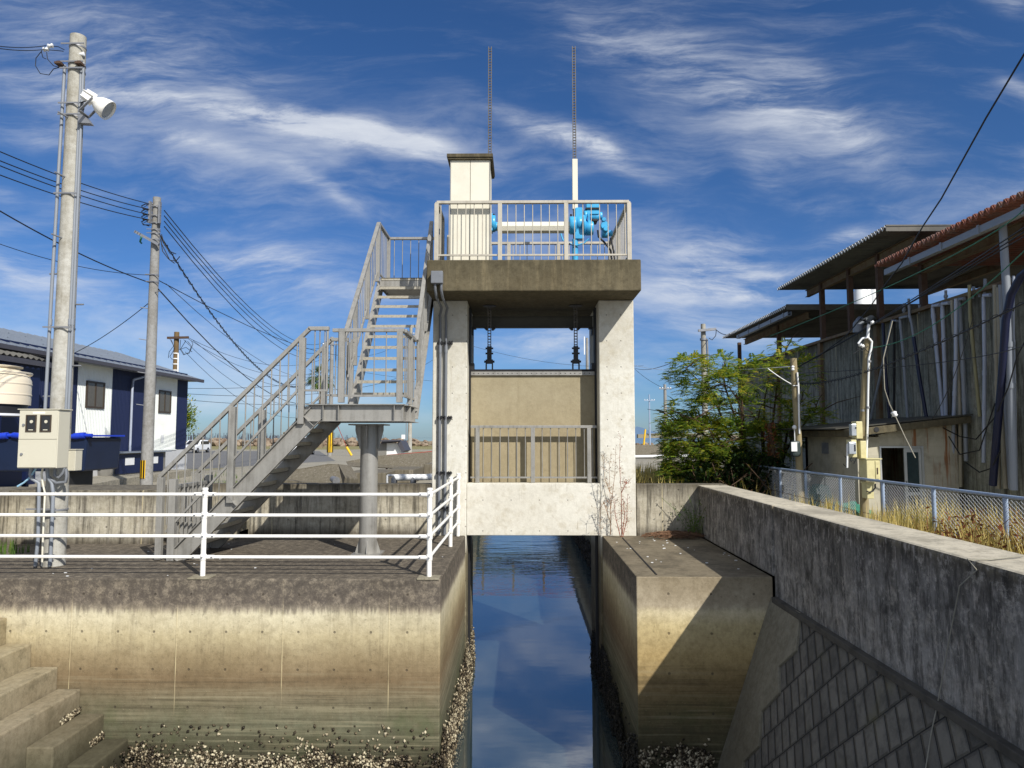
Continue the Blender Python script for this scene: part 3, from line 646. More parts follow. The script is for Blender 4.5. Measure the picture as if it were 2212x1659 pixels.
for i in range(1,NT1+1):
    f=i/(NT1+1);x=xs0+.12+(xk-xs0)*f;z=ZL*f
    q=MB();q.box(x-.15,x+.13,YF+.006,YR-.006,z-.006,z);q.box(x-.15,x-.143,YF+.006,YR-.006,z-.05,z-.006);q.box(x+.123,x+.13,YF+.006,YR-.006,z-.006,z+.06);q.build('tread',M['tread'],sc)
# handrail of the lower flight (front and rear)
def spt(fx,fy): return zp(fx,fy,600,800,1.3825)
def lowrail(y,dy):
    tl=at(*spt(45,1490),Y=YF);tr=at(*spt(862,684),Y=YF);tr2=at(*spt(965,684),Y=YF)
    o_=Vector((0,dy,0))
    q=MB();q.bar(tl+o_,tr+o_,.07,.055);q.bar(tr+o_-Vector((.02,0,0)),tr2+o_,.07,.055);q.build('hand_rail',G,sc,bevel=.004)
    sl=(tr-tl)
    for fx in (65,440,812):
        p=at(*spt(fx,1200),Y=YF)
        f=(p.x-tl.x)/sl.x;zt=tl.z+sl.z*f-.03;zbm=max(0.02,(p.x-xs0-.1)/(xk-xs0)*ZL-.05)
        q=MB();q.box(p.x-.045,p.x+.045,YF+dy-.04,YF+dy+.04,zbm,zt);q.build('post',G,sc,bevel=.004)
    lo=Vector((0,0,-.86))
    q=MB();s0=tl+o_+lo+Vector((.12,0,0));s0.z=tl.z-.80;q.bar(s0,tr+o_+Vector((-.05,0,-.80)),.035,.03);q.build('lower_rail',G,sc)
    q=MB()
    for i in range(1,17):
        f=i/17.5;c=tl.lerp(tr,f)+o_
        q.tube([c-Vector((0,0,.03)),c-Vector((0,0,.82))],.010,6,cap=False)
    for k in range(1,4): q.tube([(tr.x+k*.075,YF+dy,tr.z-.03),(tr.x+k*.075,YF+dy,ZL+.2)],.0095,6,cap=False)
    q.bar((tr.x-.1,YF+dy,ZL+.2),(tr2.x,YF+dy,ZL+.2),.03,.03)
    q.tube([(tr2.x-.02,YF+dy,tr.z-.03),(tr2.x-.02,YF+dy,ZL+.2)],.018,6)
    q.build('baluster_panel',G,sc)
lowrail(YF,-.03);lowrail(YR,YR-YF+.03)
# landing rails
zt=at(*A_(1180,684),Y=YF).z
xa=at(*A_(985,700),Y=YF).x;xp1=at(*A_(1036,700),Y=YF).x;xp2=at(*A_(1347,700),Y=YF).x
rail_run(sc,(xa,YF-.02,0),(XR+.01,YF-.02,0),zt,ZL+.02,[(xp1-xa)/(XR-xa),(xp2-xa)/(XR-xa)],.155,postw=.085)
rail_run(sc,(XR,YF+.04,0),(XR,YR-.02,0),zt,ZL+.02,[.55],.13)
rail_run(sc,(xa,YR,0),(-2.75,YR,0),zt,ZL+.02,[.0],.13)
# upper flight
XL=-2.72;NU=12
tr=[]
for i in range(NU):
    f=i/(NU-1);y=11.46+(13.56-11.46)*f;z=2.515+(4.87-2.515)*f;tr.append((y,z))
    q=MB();q.box(XL+.03,XR-.03,y-.0,y+.23,z-.008,z);q.box(XL+.03,XR-.03,y-.0,y+.008,z-.05,z-.008);q.build('tread',M['tread'],sc)
for x in (XL,XR):
    q=MB();s=1 if x==XR else -1
    a=Vector((x,11.55,2.18));b_=Vector((x,13.75,4.74));q.bar(a,b_,.012,.26,(0,-.7,.7));q.bar(a+Vector((s*.03,-.09,.085)),b_+Vector((s*.03,-.09,.085)),.07,.01,(0,-.7,.7));q.bar(a+Vector((s*.03,.09,-.085)),b_+Vector((s*.03,.09,-.085)),.07,.01,(0,-.7,.7));q.build('stringer',G,sc)
q=MB();q.box(XL,-1.66,13.56,14.62,4.70,4.71);q.box(XL,-1.66,13.56,14.62,4.855,4.868);q.box(XL,-1.66,13.57,13.58,4.68,4.85);q.box(XL,XL+.01,13.56,14.62,4.66,4.86);q.box(XL,-1.66,14.61,14.62,4.66,4.86);q.build('upper_landing',G,sc)
PL0=(XL-.03,10.95,3.29);PL1=(XL-.03,13.52,5.93)
def slrail(x,y0,z0,y1,z1,nb,pf):
    q=MB();q.bar((x,y0,z0),(x,y1,z1),.07,.055,(0,-.7,.7));q.build('hand_rail',G,sc,bevel=.004)
    q=MB();q.bar((x,y0+.25,z0-.62),(x,y1-.05,z1-.93),.03,.03,(0,-.7,.7));q.build('lower_rail',G,sc)
    q=MB()
    for i in range(nb):
        f=(i+.6)/nb;y=y0+(y1-y0)*f;z=z0+(z1-z0)*f;q.tube([(x,y,z-.03),(x,y,max(z-.95,z0-.75))],.0095,6,cap=False)
    q.build('baluster_panel',G,sc)
    for f in pf:
        y=y0+(y1-y0)*f;z=z0+(z1-z0)*f;q=MB();q.box(x-.035,x+.035,y-.035,y+.035,z-1.1,z-.03);q.build('post',G,sc,bevel=.004)
slrail(XL-.03,10.95,3.29,13.52,5.93,19,(.3,.65,.98))
slrail(XR+.03,11.62,3.38,13.45,5.93,14,(.15,.55,.98))
rail_run(sc,(XL-.03,13.52,0),(XL-.03,14.6,0),5.96,4.87,[.0,.97],.12)
rail_run(sc,(XL,14.6,0),(-1.70,14.6,0),5.96,4.87,[.98],.16)
# barred gate across the foot of the stairs
a=at(*spt(95,1475),Y=YF)
gx=xs0+.05
q=MB();zt_=1.07;q.bar((gx,YF+.05,zt_),(gx,YR+.0,zt_),.05,.05);q.bar((gx,YF+.05,.1),(gx,YR,.1),.04,.04)
for i in range(8):
    y=YF+.1+i*.14;q.bar((gx,y,.1),(gx,y,zt_),.05,.018,(0,1,0))
q.build('stair_gate',G,sc)
for ya_,yb_ in ((YF-.08,YF+.02),(YR-.04,YR+.05)):
    q=MB();q.box(gx-.06,gx+.04,ya_,yb_,0,1.18);q.build('gate_post',G,sc,bevel=.004)
# ================================================================== LEFT: POLES
def spiral(pts,r,turns,off):
    out=[];n=len(pts)
    tot=turns*8
    for i in range(tot+1):
        f=i/tot*(n-1);k=min(int(f),n-2);p=Vector(pts[k]).lerp(Vector(pts[k+1]),f-k);a=2*math.pi*i/8
        out.append(p+Vector((0,math.cos(a)*off,math.sin(a)*off)))
    return out
PX,PY=-6.58,10.12
np_=empty('utility_pole',(PX,PY,0),'tall near concrete utility pole standing on the quay at far left, floodlight high up','utility pole')
ptop=at(157,79,Y=PY).z
q=MB();q.lathe([(.148,0),(.108,ptop)],(PX,PY,0),(0,0,1),28);q.build('shaft',M['pole'],np_)
def rad(z): return .148-.04*z/ptop
def zat(y,x=140): return at(x,y,Y=PY-.12).z
for ys in (0,):
    for y0_ in (314,430,472,697,770,1280):
        z=at(150,y0_/1.659/1.8228,Y=PY).z;q=MB();q.lathe([(rad(z)+.006,-.012),(rad(z)+.006,.012)],(PX,PY,z),(0,0,1),24)
        q.bar((PX-.17,PY-.13,z),(PX+.17,PY-.13,z),.012,.02)
        q.build('pole_band',M['galvd'],np_)
    for y1_ in (487,):
        z=at(150,(1000+y1_/1.659)/1.8228,Y=PY).z;q=MB();q.lathe([(rad(z)+.006,-.012),(rad(z)+.006,.012)],(PX,PY,z),(0,0,1),24);q.bar((PX-.22,PY-.15,z),(PX+.2,PY-.15,z),.012,.02);q.build('pole_band',M['galvd'],np_)
    for z in (.12,.42,.7,.78):
        q=MB();q.lathe([(rad(z)+.008,-.012),(rad(z)+.008,.012)],(PX,PY,z),(0,0,1),24);q.bar((PX-.3,PY-.19,z+.02),(PX+.12,PY-.19,z+.02),.014,.02);q.build('pole_band',M['galvd'],np_)
for k,(y,s,o) in enumerate([(1175/1.659,-.03,-1),(1570/1.659,-.03,-1),(790/1.659,-.03,-1),(1000+130/1.659,-1,0),(1000+330/1.659,1,0),(1000+730/1.659,1,0),(1000+930/1.659,-1,0)]):
    z=at(140,y/1.8228,Y=PY).z;q=MB()
    if abs(s)==1:q.tube([(PX+s*rad(z)*.9,PY,z),(PX+s*(rad(z)+.13),PY,z)],.012,8)
    else:q.tube([(PX-.02,PY-rad(z)*.8,z),(PX-.08,PY-rad(z)-.14,z+.02)],.012,8)
    q.build('climbing_step',M['galvd'],np_)
zc1=at(130,460/1.659/1.8228,Y=PY).z
zbx=at(100,884,Y=9.75).z
for s,x_,zt_ in ((-1,-.168,zc1),(1,.155,zc1+.03),(1,.118,zc1)):
    q=MB();q.tube([(PX+x_*.86,PY-.06,zt_),(PX+x_,PY-.07,4),(PX+x_*1.05,PY-.08,zbx-.3)],.02 if s>0 else .023,8)
    q.lathe([(.027,0),(.027,.09)],(PX+x_,PY-.07,3.4),(0,0,1),10);q.lathe([(.033,0),(.02,.05)],(PX+x_*.86,PY-.06,zt_),(0,0,1),8)
    q.build('riser_conduit',M['pvc'],np_)
for x_ in (-.2,.10):
    q=MB();z=zc1+.02;q.box(PX+x_-.03,PX+x_+.06,PY-.17,PY-.06,z,z+.03);q.box(PX+x_-.01,PX+x_+.04,PY-.15,PY-.08,z+.03,z+.05);q.build('cable_clamp',M['rust'],np_)
# insulators and coiled service wires at the top
q=MB();zi=at(160,300/1.659/1.8228,Y=PY).z
for x_,z_ in ((330,300),(300,322),(535,355)):
    p=at(x_/1.659/1.8228,z_/1.659/1.8228,Y=PY-.05);q=MB();q.lathe([(.02,-.035),(.035,-.03),(.022,0),(.035,.03),(.02,.035)],p,(1,0,.1),10);q.build('insulator',M['palew'],np_)
q=MB()
for pts in ([(275,330),(235,380),(232,430),(262,480),(320,490),(350,450),(410,435)],[(305,340),(310,385),(350,430),(385,440)],[(270,335),(280,375),(300,385)],[(330,300),(380,305),(420,325)],[(300,325),(370,330),(415,335)]):
    pp=[at(x/1.659/1.8228,y/1.659/1.8228,Y=PY-.1) for x,y in pts];q.tube(pp,.006,5)
q.build('service_cable',M['black'],np_)
wi=MB()
for y0_,y1_ in ((283,298),(292,322)):
    a=at(-60,y0_/1.659/1.8228-4,Y=8.2);c=at(300/1.659/1.8228,y1_/1.659/1.8228,Y=PY-.05);wi.tube(arc(a,c,.05),.006,5)
tag(wi.build('overhead_cable',M['black']),'twisted black service cable reaching the top of the near concrete pole from the left edge','cable')
# floodlight
def L0(x,y,Y): return at(x/1.659/1.8228,y/1.659/1.8228,Y=Y)
fl=empty('floodlight',tuple(L0(545,790,10.0)),'white dome floodlight on a bracket near the top of the near concrete pole','floodlight')
c=L0(625,665,10.0);ax=Vector((.80,.16,-.54)).normalized();Ld=.22
q=MB();q.lathe([(.05,0),(.09,.02),(.125,.08),(.147,Ld-.06),(.15,Ld),(.141,Ld),(.13,Ld-.05),(.05,.06)],c,ax,28);q.build('dome_reflector',M['white'],fl)
q=MB();q.lathe([(.001,Ld-.03),(.138,Ld-.03)],c,ax,28,cap=False);q.build('lens',M['steelg'],fl)
q=MB();q.lathe([(.05,-.20),(.065,-.18),(.07,-.03),(.05,.01)],c,ax,12)
n1=ax.cross(Vector((0,1,0))).normalized()
for k in range(6):
    a=2*math.pi*k/6;n2=ax.cross(n1);d=n1*math.cos(a)+n2*math.sin(a);q.bar(c+ax*-.19+d*.07,c+ax*-.03+d*.08,.006,.04,d)
q.build('ballast_housing',M['white'],fl)
q=MB();b1=L0(548,745,9.95)
for s in (-.11,.11): q.bar(b1+Vector((0,s,0)),c+ax*.02+Vector((0,s*1.0,.02)),.008,.045,(0,1,0))
q.bar(b1+Vector((0,-.11,0)),b1+Vector((0,.11,0)),.05,.01);q.build('yoke',M['galvd'],fl)
q=MB();p=L0(510,750,9.98);r_=L0(590,805,9.98);q.prism([p,L0(548,748,9.98),r_,L0(510,800,9.98)],(0,.1,0));q.build('wall_bracket',M['galvd'],fl)
q=MB();q.tube([L0(560,660,9.98),L0(530,670,9.98),L0(528,700,9.98),L0(548,715,9.98)],.008,6);q.build('power_lead',M['black'],fl)
# meter box
YB=9.62
def J(x,y,Y): return at(*zp(x,y,0,1380,1.886),Y=Y)
a=J(150,440,YB);c=J(440,875,YB)
mb=empty('meter_box',((a.x+c.x)/2,YB,c.z),'cream double meter box with two dark windows strapped to the near concrete pole','meter box')
x0,x1,z0,z1=J(140,600,YB).x,J(432,600,YB).x,c.z,a.z
q=MB();q.box(x0,x1,YB,YB+.25,z0,z1);q.build('case',M['boxc'],mb,bevel=.008)
q=MB();q.box(x0-.02,x1+.02,YB-.02,YB+.27,z1,z1+.012);q.build('rain_cap',M['boxc'],mb,bevel=.003)
zm=J(200,660,YB).z
q=MB();q.box(x0+.008,x1-.008,YB-.012,YB-.001,zm+.003,z1-.012);q.build('upper_door',M['boxc'],mb,bevel=.003)
q=MB();q.box(x0+.008,x1-.008,YB-.012,YB-.001,z0+.012,zm-.003);q.build('lower_door',M['boxc'],mb,bevel=.003)
for wx0,wx1 in ((200,274),(306,384)):
    a=J(wx0,478,YB);c=J(wx1,605,YB);q=MB();f_=.016
    q.box(a.x,c.x,YB-.022,YB-.013,a.z-f_,a.z);q.box(a.x,c.x,YB-.022,YB-.013,c.z,c.z+f_);q.box(a.x,a.x+f_,YB-.022,YB-.013,c.z+f_,a.z-f_);q.box(c.x-f_,c.x,YB-.022,YB-.013,c.z+f_,a.z-f_)
    w_=q.build('window_frame',M['winframe'],mb);q=MB();q.box(a.x+f_,c.x-f_,YB-.016,YB-.013,c.z+f_,a.z-f_);q.build('window',M['glassd'],mb)
    q=MB();mxc=(a.x+c.x)/2;q.lathe([(.022,0),(.022,.006)],(mxc+.005,YB-.0165,(a.z*.6+c.z*.4)),(0,-1,0),12);q.box(mxc-.03,mxc+.03,YB-.02,YB-.0165,c.z+.022,c.z+.034);q.build('meter_dial',M['boxc'],mb)
q=MB();q.box(J(250,460,YB).x,J(340,460,YB).x,YB-.0145,YB-.0125,J(300,469,YB).z,J(300,456,YB).z);q.build('name_plate',M['white'],mb)
for x_,y_ in ((182,553),(166,770)):
    p=J(x_,y_,YB);q=MB();q.lathe([(.017,0),(.017,.015)],(p.x,YB-.012,p.z),(0,-1,0),12);q.build('latch',M['galvd'],mb)
for pts,r,mm in (([(232,876),(225,920),(240,955),(290,985),(290,1060),(283,1400),(262,1600)],.024,'pvc'),([(318,876),(308,920),(318,990),(334,1060),(325,1250),(318,1420),(312,1600)],.013,'cream'),([(350,876),(355,940),(385,985),(395,1060),(385,1350),(372,1600)],.024,'pvc'),
    ([(410,876),(405,930),(440,945),(470,905),(480,870)],.022,'conduit'),([(490,880),(495,930),(490,975),(420,985),(380,960),(365,940)],.022,'conduit'),([(268,876),(225,940),(180,980),(130,1010)],.014,'blueh')):
    q=MB();q.tube([J(x,y,YB+.18 if i<len(pts) else YB) for i,(x,y) in enumerate(pts)],r,8);q.build('outgoing_conduit',M.get(mm) or M['pvcw'],mb)
# small cabinet on the right of pole
cbx=empty('small_cabinet',(PX+.3,PY+.1,J(520,895,PY).z),'small white cabinet hinged beside the near concrete pole behind the meter box','cabinet')
a=J(484,738,PY);c=J(556,893,PY);q=MB();q.box(a.x,c.x,PY,PY+.16,c.z,a.z);q.build('case',M['boxc'],cbx,bevel=.006)
q=MB();q.box(a.x-.01,c.x+.01,PY-.012,PY+.17,a.z,a.z+.01);q.build('cap',M['boxc'],cbx)
for y_ in (765,800,860):
    q=MB();p=J(480,y_,PY);q.box(p.x-.04,p.x+.02,PY-.03,PY-.005,p.z-.015,p.z+.015);q.build('hinge',M['galvd'],cbx)
# second pole
P2Y=21.0;b2=at(316,1044,Y=P2Y);P2X=b2.x
p2o=empty('utility_pole',(P2X,P2Y,0),'grey concrete utility pole with a yellow and black guard plate beside the blue building','utility pole')
t2=at(339,427,Y=P2Y)
q=MB();q.lathe([(.175,0),(.112,t2.z)],(P2X,P2Y,0),(0,0,1),24);q.build('shaft',M['pole2'],p2o)
def q2(x,y,z1_=False,Y=P2Y): return at((x/1.659)/1.8228,((1000 if z1_ else 0)+y/1.659)/1.8228,Y=Y)
def r2(z): return .175-.063*z/t2.z
for yy,f in ((1355,0),(1415,0),(1462,0),(1505,0),(1530,0),(1570,0),(140,1),(185,1)):
    z=q2(1020,yy,f).z;q=MB();q.lathe([(r2(z)+.01,-.02),(r2(z)+.01,.02)],(P2X,P2Y,z),(0,0,1),18);q.bar((P2X-.2,P2Y-.15,z),(P2X+.22,P2Y-.15,z),.02,.02);q.build('pole_band',M['galvd'],p2o)
q=MB();z=q2(1000,1330).z;q.box(P2X-.12,P2X-.07,P2Y-.25,P2Y-.13,q2(1000,1470).z,z);q.box(P2X+.15,P2X+.2,P2Y-.2,P2Y-.1,q2(1000,1470).z,z);q.build('insulator_rack',M['galvd'],p2o)
for yy in (1337,1372,1407,1440):
    q=MB();p=q2(1000,yy);q.lathe([(.02,-.04),(.05,-.03),(.03,0),(.05,.03),(.02,.04)],p,(1,0,0),10);q.build('insulator',M['palew'],p2o)
    q=MB();q.tube([q2(990,yy+5),q2(950,yy-5),q2(925,yy+8),q2(935,yy+28),q2(985,yy+30)],.018,5);q.tube([q2(990,yy+12),q2(960,yy+5),q2(930,yy+22),q2(975,yy+38)],.012,5);q.build('jumper_cable',M['black'],p2o)
q=MB();a=q2(905,1525);c=q2(1060,1610);q.bar(a+Vector((0,-.2,0)),c+Vector((0,-.2,0)),.08,.08);q.build('crossarm',M['galvd'],p2o)
q=MB();q.tube([q2(925,1540),q2(915,1580),q2(925,1590)],.03,5);q.build('cable_grip',M['teal'],p2o)
for x_,y_,s in ((965,360,-1),(965,565,-1),(965,780,-1),(955,990,-1),(1040,255,1)):
    p=q2(x_,y_,True);q=MB();q.tube([(P2X+s*.1,P2Y-.1,p.z),(P2X+s*.3,P2Y-.16,p.z+.03)],.014,6);q.build('climbing_step',M['galvd'],p2o)
a=q2(918,1348,True,P2Y-.2);c=q2(962,1467,True,P2Y-.2)
for nm,mt,xs_ in (('guard_plate','yellow',[0]),('guard_stripe','stripeb',[0,1,2])):
    q=MB()
    zA,zB=c.z,a.z
    for k in ([0] if nm=='guard_plate' else [.18,.5,.82]):
        n=10;th0,th1=(R(210),R(285)) if nm=='guard_plate' else (R(210+75*k-7),R(210+75*k+7));rr=r2(.6)+(.012 if nm=='guard_plate' else .016)
        ps=[(P2X+math.cos(th0+(th1-th0)*i/n)*rr,P2Y+math.sin(th0+(th1-th0)*i/n)*rr) for i in range(n+1)]
        for i in range(n): q.quad((ps[i][0],ps[i][1],zA),(ps[i+1][0],ps[i+1][1],zA),(ps[i+1][0],ps[i+1][1],zB),(ps[i][0],ps[i][1],zB))
    q.build(nm,M[mt],p2o)
# striped pole far, other far poles
def far_pole(x,ybase,ytop,Y,r,name,label,mat='pole2',stripe=None,arm=None,extra=None):
    b=at(x,ybase,Y=Y);tz=at(x,ytop,Y=Y).z;o=empty(name,(b.x,Y,0),label,'utility pole')
    q=MB();q.lathe([(r,0),(r*.72,tz)],(b.x,Y,0),(0,0,1),12);q.build('shaft',M[mat],o)
    if stripe:
        z0=at(x,stripe[1],Y=Y).z;z1=at(x,stripe[0],Y=Y).z
        q=MB();q.lathe([(r+.02,z0),(r+.02,z1)],(b.x,Y,0),(0,0,1),12);q.build('guard_plate',M['yellow'],o)
        q=MB()
        for k in range(8): 
            a=k*math.pi/4+.3;q.box(b.x+math.cos(a)*(r+.02)-.035,b.x+math.cos(a)*(r+.02)+.035,Y+math.sin(a)*(r+.02)-.03,Y+math.sin(a)*(r+.02)+.03,z0-.01,z1+.01)
        q.build('guard_stripe',M['stripeb'],o)
    if arm:
        z=at(x,arm[0],Y=Y).z;q=MB();w_=arm[1];q.bar((b.x-w_,Y-.15,z),(b.x+w_,Y-.15,z),.09,.09);q.build('crossarm',M[arm[2]],o)
        q=MB()
        for s in (-.9,-.45,.45,.9): q.lathe([(.05,0),(.07,.05),(.03,.12)],(b.x+s*w_,Y-.15,z+.05),(0,0,1),8)
        q.build('insulator',M['palew'],o)
    return o,b,tz
def ZC(x,y): return zp(x,y,1100,1480,3.318)
fp,fb,ft=far_pole(712.6,983.9,728,69,.24,'utility_pole','distant utility pole wrapped in a long yellow and black stripe guard, seen under the staircase','pole2',(ZC(0,725)[1],ZC(0,1000)[1]),(745,.9,'galvd'))
far_pole(885,977,705,84,.26,'utility_pole','plain distant concrete pole just left of the gate tower','pole',arm=(722,.8,'galvd'))
o,b_,tz_=far_pole(877,972,869,90,.06,'lamp_pole','thin distant pole carrying a small white box, beside the plain concrete pole','galvd')
o['category']='pole'
q=MB();a=at(*ZC(1597,768),Y=89.8);c=at(*ZC(1643,824),Y=89.8);q.box(a.x,c.x,89.7,89.9,c.z,a.z);q.build('white_box',M['palew'],o)
q=MB();p=at(*ZC(1583,580),Y=89.8);q.bar((b_.x,90,p.z+.3),(p.x,90,p.z),.05,.05);q.bar((p.x,90,p.z),(p.x-.6,90,p.z-.05),.25,.1);q.build('lamp_head',M['palew'],o)
o,b_,tz_=far_pole(1270,985,730,75,.2,'antenna_pole','distant pole with a white antenna panel, seen above the beige gate','pole2');o['category']='antenna pole'
def ZF(x,y): return zp(x,y,1700,1180,2.765)
q=MB();a=at(*ZF(1655,405),Y=75);c=at(*ZF(1667,600),Y=75);q.box(a.x,c.x,74.8,75,c.z,a.z);q.build('antenna_panel',M['palew'],o)
q=MB();q.bar((a.x,75,a.z-.8),(b_.x,75,a.z-.8),.06,.06);q.bar((a.x,75,c.z+.4),(b_.x,75,c.z+.4),.06,.06);q.build('antenna_bracket',M['galvd'],o)
def ZT(x,y): return zp(x,y,2500,1100,2.0738)
far_pole(1438.5,975,ZT(0,858)[1],72,.2,'utility_pole','distant grey pole rising behind the tree left side, right of the gate tower','pole2',arm=(ZT(0,895)[1],.6,'galvd'))
o,_,_=far_pole(1404,962,ZT(0,940)[1],95,.12,'utility_pole','thin pale blue distant pole between the gate tower and the tree','fencep',arm=(ZT(0,990)[1],.7,'fencep'))
o,b_,tz_=far_pole(1525,1010,700,36,.17,'utility_pole','brownish concrete pole with a short crossarm rising above the green tree','pole')
q=MB();z=at(*ZT(580,415),Y=35.8).z;xa_=at(*ZT(515,415),Y=35.8).x;xb_=at(*ZT(660,415),Y=35.8).x;q.bar((xa_,35.75,z-.03),(xb_,35.75,z+.05),.12,.12);q.build('crossarm',M['galvd'],o)
q=MB();q.tube([at(*ZT(x,y),Y=35.8) for x,y in ((665,415),(660,460),(630,495),(605,480))],.02,5);q.build('service_cable',M['black'],o)
q=MB();z=at(*ZT(580,490),Y=36).z;q.lathe([(.18,-.05),(.18,.05)],(b_.x,36,z),(0,0,1),12);q.tube([(b_.x+.16,35.9,z),(b_.x+.2,35.9,z-2.5)],.05,6);q.build('riser_pipe',M['galvd'],o)
# wooden pole behind blue building
W3=44.0;b3=at(382,830,Y=W3);t3=at(*zp(1155,510,0,1000,1.659),Y=W3)
wp=empty('utility_pole',(t3.x,W3,0),'old brown wooden pole with a crossarm and looped wires behind the blue building','utility pole')
q=MB();q.lathe([(.17,0),(.15,t3.z)],(t3.x,W3,0),(0,0,1),12);q.build('shaft',M['woodd'],wp)
def Z1(x,y,Y=W3): return at(*zp(x,y,0,1000,1.659),Y=Y)
q=MB();q.bar(Z1(1093,548,W3-.2),Z1(1232,545,W3-.2),.12,.14);q.build('crossarm',M['rust'],wp)
q=MB()
for pts in ([(1110,555),(1135,600),(1105,640),(1100,680)],[(1180,560),(1175,620),(1200,660),(1240,640),(1260,590),(1250,565)],[(1215,565),(1180,620),(1200,650)],[(1225,570),(1250,600),(1235,650),(1195,655)],[(1170,625),(1215,610),(1255,640)],[(1120,560),(1140,620),(1110,670),(1125,690)]):
    q.tube([Z1(x,y,W3-.25) for x,y in pts],.018,5)
q.build('jumper_cable',M['black'],wp)
q=MB()
for y_ in (650,685,720,760): q.lathe([(.19,-.03),(.19,.03)],(t3.x,W3,Z1(1150,y_).z),(0,0,1),12)
q.tube([(t3.x+.18,W3-.1,Z1(1150,650).z),(t3.x+.2,W3-.1,Z1(1150,780).z)],.05,6);q.build('pole_band',M['palew'],wp)
# ================================================================== WIRES (left)
def wire(a,c,sag,label,r=.012,mat='black',name='overhead_cable',group=None,n=16):
    q=MB();q.tube(arc(a,c,sag,n),r,5,cap=False);return tag(q.build(name,M[mat]),label,'cable',group)
names=['highest','second','third','lowest']
for i,(y0_,y1_) in enumerate(((965,1337),(1030,1372),(1062,1407),(1128,1440))):
    wire(at(-70,y0_/1.659/1.8228-22,Y=13.5),q2(1000,y1_),.12,f'{names[i]} of four parallel black cables from the left edge to the grey pole',.013)
tpf=[at(712,y,Y=69) for y in (733,742,751,760)]
for i,(y0_,sg) in enumerate(((1375,1.9),(1410,1.9),(1445,1.9),(1480,2.0))):
    wire(q2(1052,y0_)+Vector((.1,0,0)),tpf[i],sg,f'{names[i]} of four parallel black cables running from the grey pole over the staircase',.016)
a=q2(1048,1540);c=at(712,775,Y=69)
pts=arc(a,c,3.6,24);q=MB();q.tube(pts,.02,5,cap=False);q.tube(spiral(pts,.01,90,.07),.012,4,cap=False)
tag(q.build('messenger_cable',M['black']),'thick dark spiral-wrapped cable sagging from the grey pole behind the staircase','cable')
q=MB()
for pts in ([(1050,1540),(1055,1590),(1080,1640),(1110,1700),(1150,1705),(1175,1675)],[(1050,1560),(1062,1640),(1100,1690),(1140,1720)],[(1055,1530),(1075,1600),(1105,1640),(1150,1659)]):
    q.tube([q2(x,y) for x,y in pts],.014,5)
q.build('cable_loop',M['black'],p2o)
wire(at(-60,420,Y=15),q2(970,185,True),.15,'heavy black cable crossing behind the near pole down to the middle of the grey pole',.017)
wire(q2(1035,230,True),at(712,845,Y=69),2.2,'heavy black cable descending from the middle of the grey pole toward the stairs',.02)
wire(at(-50,509,Y=16),q2(975,138,True),.2,'thin grey cable from the left edge to the middle of the grey pole',.009)
wire(q2(1040,175,True),at(880,725,Y=84),2.4,'thin grey cable sagging from the grey pole to a distant pole behind the landing',.014)
wire(q2(1085,195,True),at(712,800,Y=69),1.6,'thin cable running just above the heavy cable right of the grey pole',.010)
wire(q2(970,322,True),at(*zp(455,662,0,1000,1.659),Y=25.5),.12,'short black cable dropping from the grey pole to the blue building roof','overhead_cable' and .012)
for i,(x0,y0_,x1,y1_) in enumerate(((1232,548,712,770),(1232,556,712,792),(1262,566,712,815),(1200,560,712,862),(1210,640,712,880))):
    wire(Z1(x0,y0_,W3),at(x1,y1_,Y=69),1.3+.25*i,['uppermost','second','third','fourth','lowest'][i]+' of five thin wires from the old wooden pole toward the striped pole',.014)
for i,(y0_,y1_) in enumerate(((876,845),(908,872),(945,895))):
    wire(at(*zp(1150,y0_,0,1000,1.659),Y=60),at(712,y1_-24,Y=69),.3,['upper','middle','lower'][i]+' of three dark wires leaving the blue building corner to the right',.02)
wire(at(712,842,Y=69),at(960,760,Y=90),1.2,'dark wire rising from the striped pole behind the upper stair treads',.02)
wire(at(960,728,Y=60),at(1390,790,Y=62),.9,'thin wire with small knots seen through the opening above the gate',.013)
wire(at(712,790,Y=69),at(1270,812,Y=75),1.2,'pair of thin wires low in the opening above the gate',.014)
# ================================================================== BLUE AND WHITE BUILDING
bb=empty('storage_building',(-20,26,0),'low building with navy and white ribbed metal siding under a grey roof at left','building')
XW=-16.4
def ribwall(y0,y1,z0,z1,mat,name='siding_panel',amp=.018,p=.1):
    q=MB();y=y0;pr=[]
    while y<y1-1e-6:
        for f,h in ((0,0),(.3,0),(.5,1),(.8,1)):
            yy=y+f*p
            if yy<y1: pr.append((XW+h*amp,yy))
        y+=p
    pr.append((XW,y1));vs=[];fs=[]
    for x,yy in pr: vs+= [(x,yy,z0),(x,yy,z1)]
    for i in range(len(pr)-1): fs.append((2*i,2*i+2,2*i+3,2*i+1))
    q.add(vs,fs);return q.build(name,M[mat],bb)
q=MB();q.box(-24,XW-.01,12,34.8,1.2,4.9);q.build('wall',M['navy'],bb)
q=MB();q.box(-23.9,XW+.06,12.1,34.86,-.05,1.2);q.build('plinth',M['plinth'],bb)
q=MB();q.box(XW-.05,XW+.09,26.1,28.3,1.19,1.225);q.box(XW-.05,XW+.09,31.75,33.7,1.19,1.225);q.build('base_flashing',M['siding'],bb)
for y0_,y1_,mt in ((12,26.1,'navy'),(26.1,28.35,'siding'),(28.35,31.75,'navy'),(31.75,33.75,'siding'),(33.75,34.82,'navy')):
    ribwall(y0_,y1_,1.22,4.72,mt)
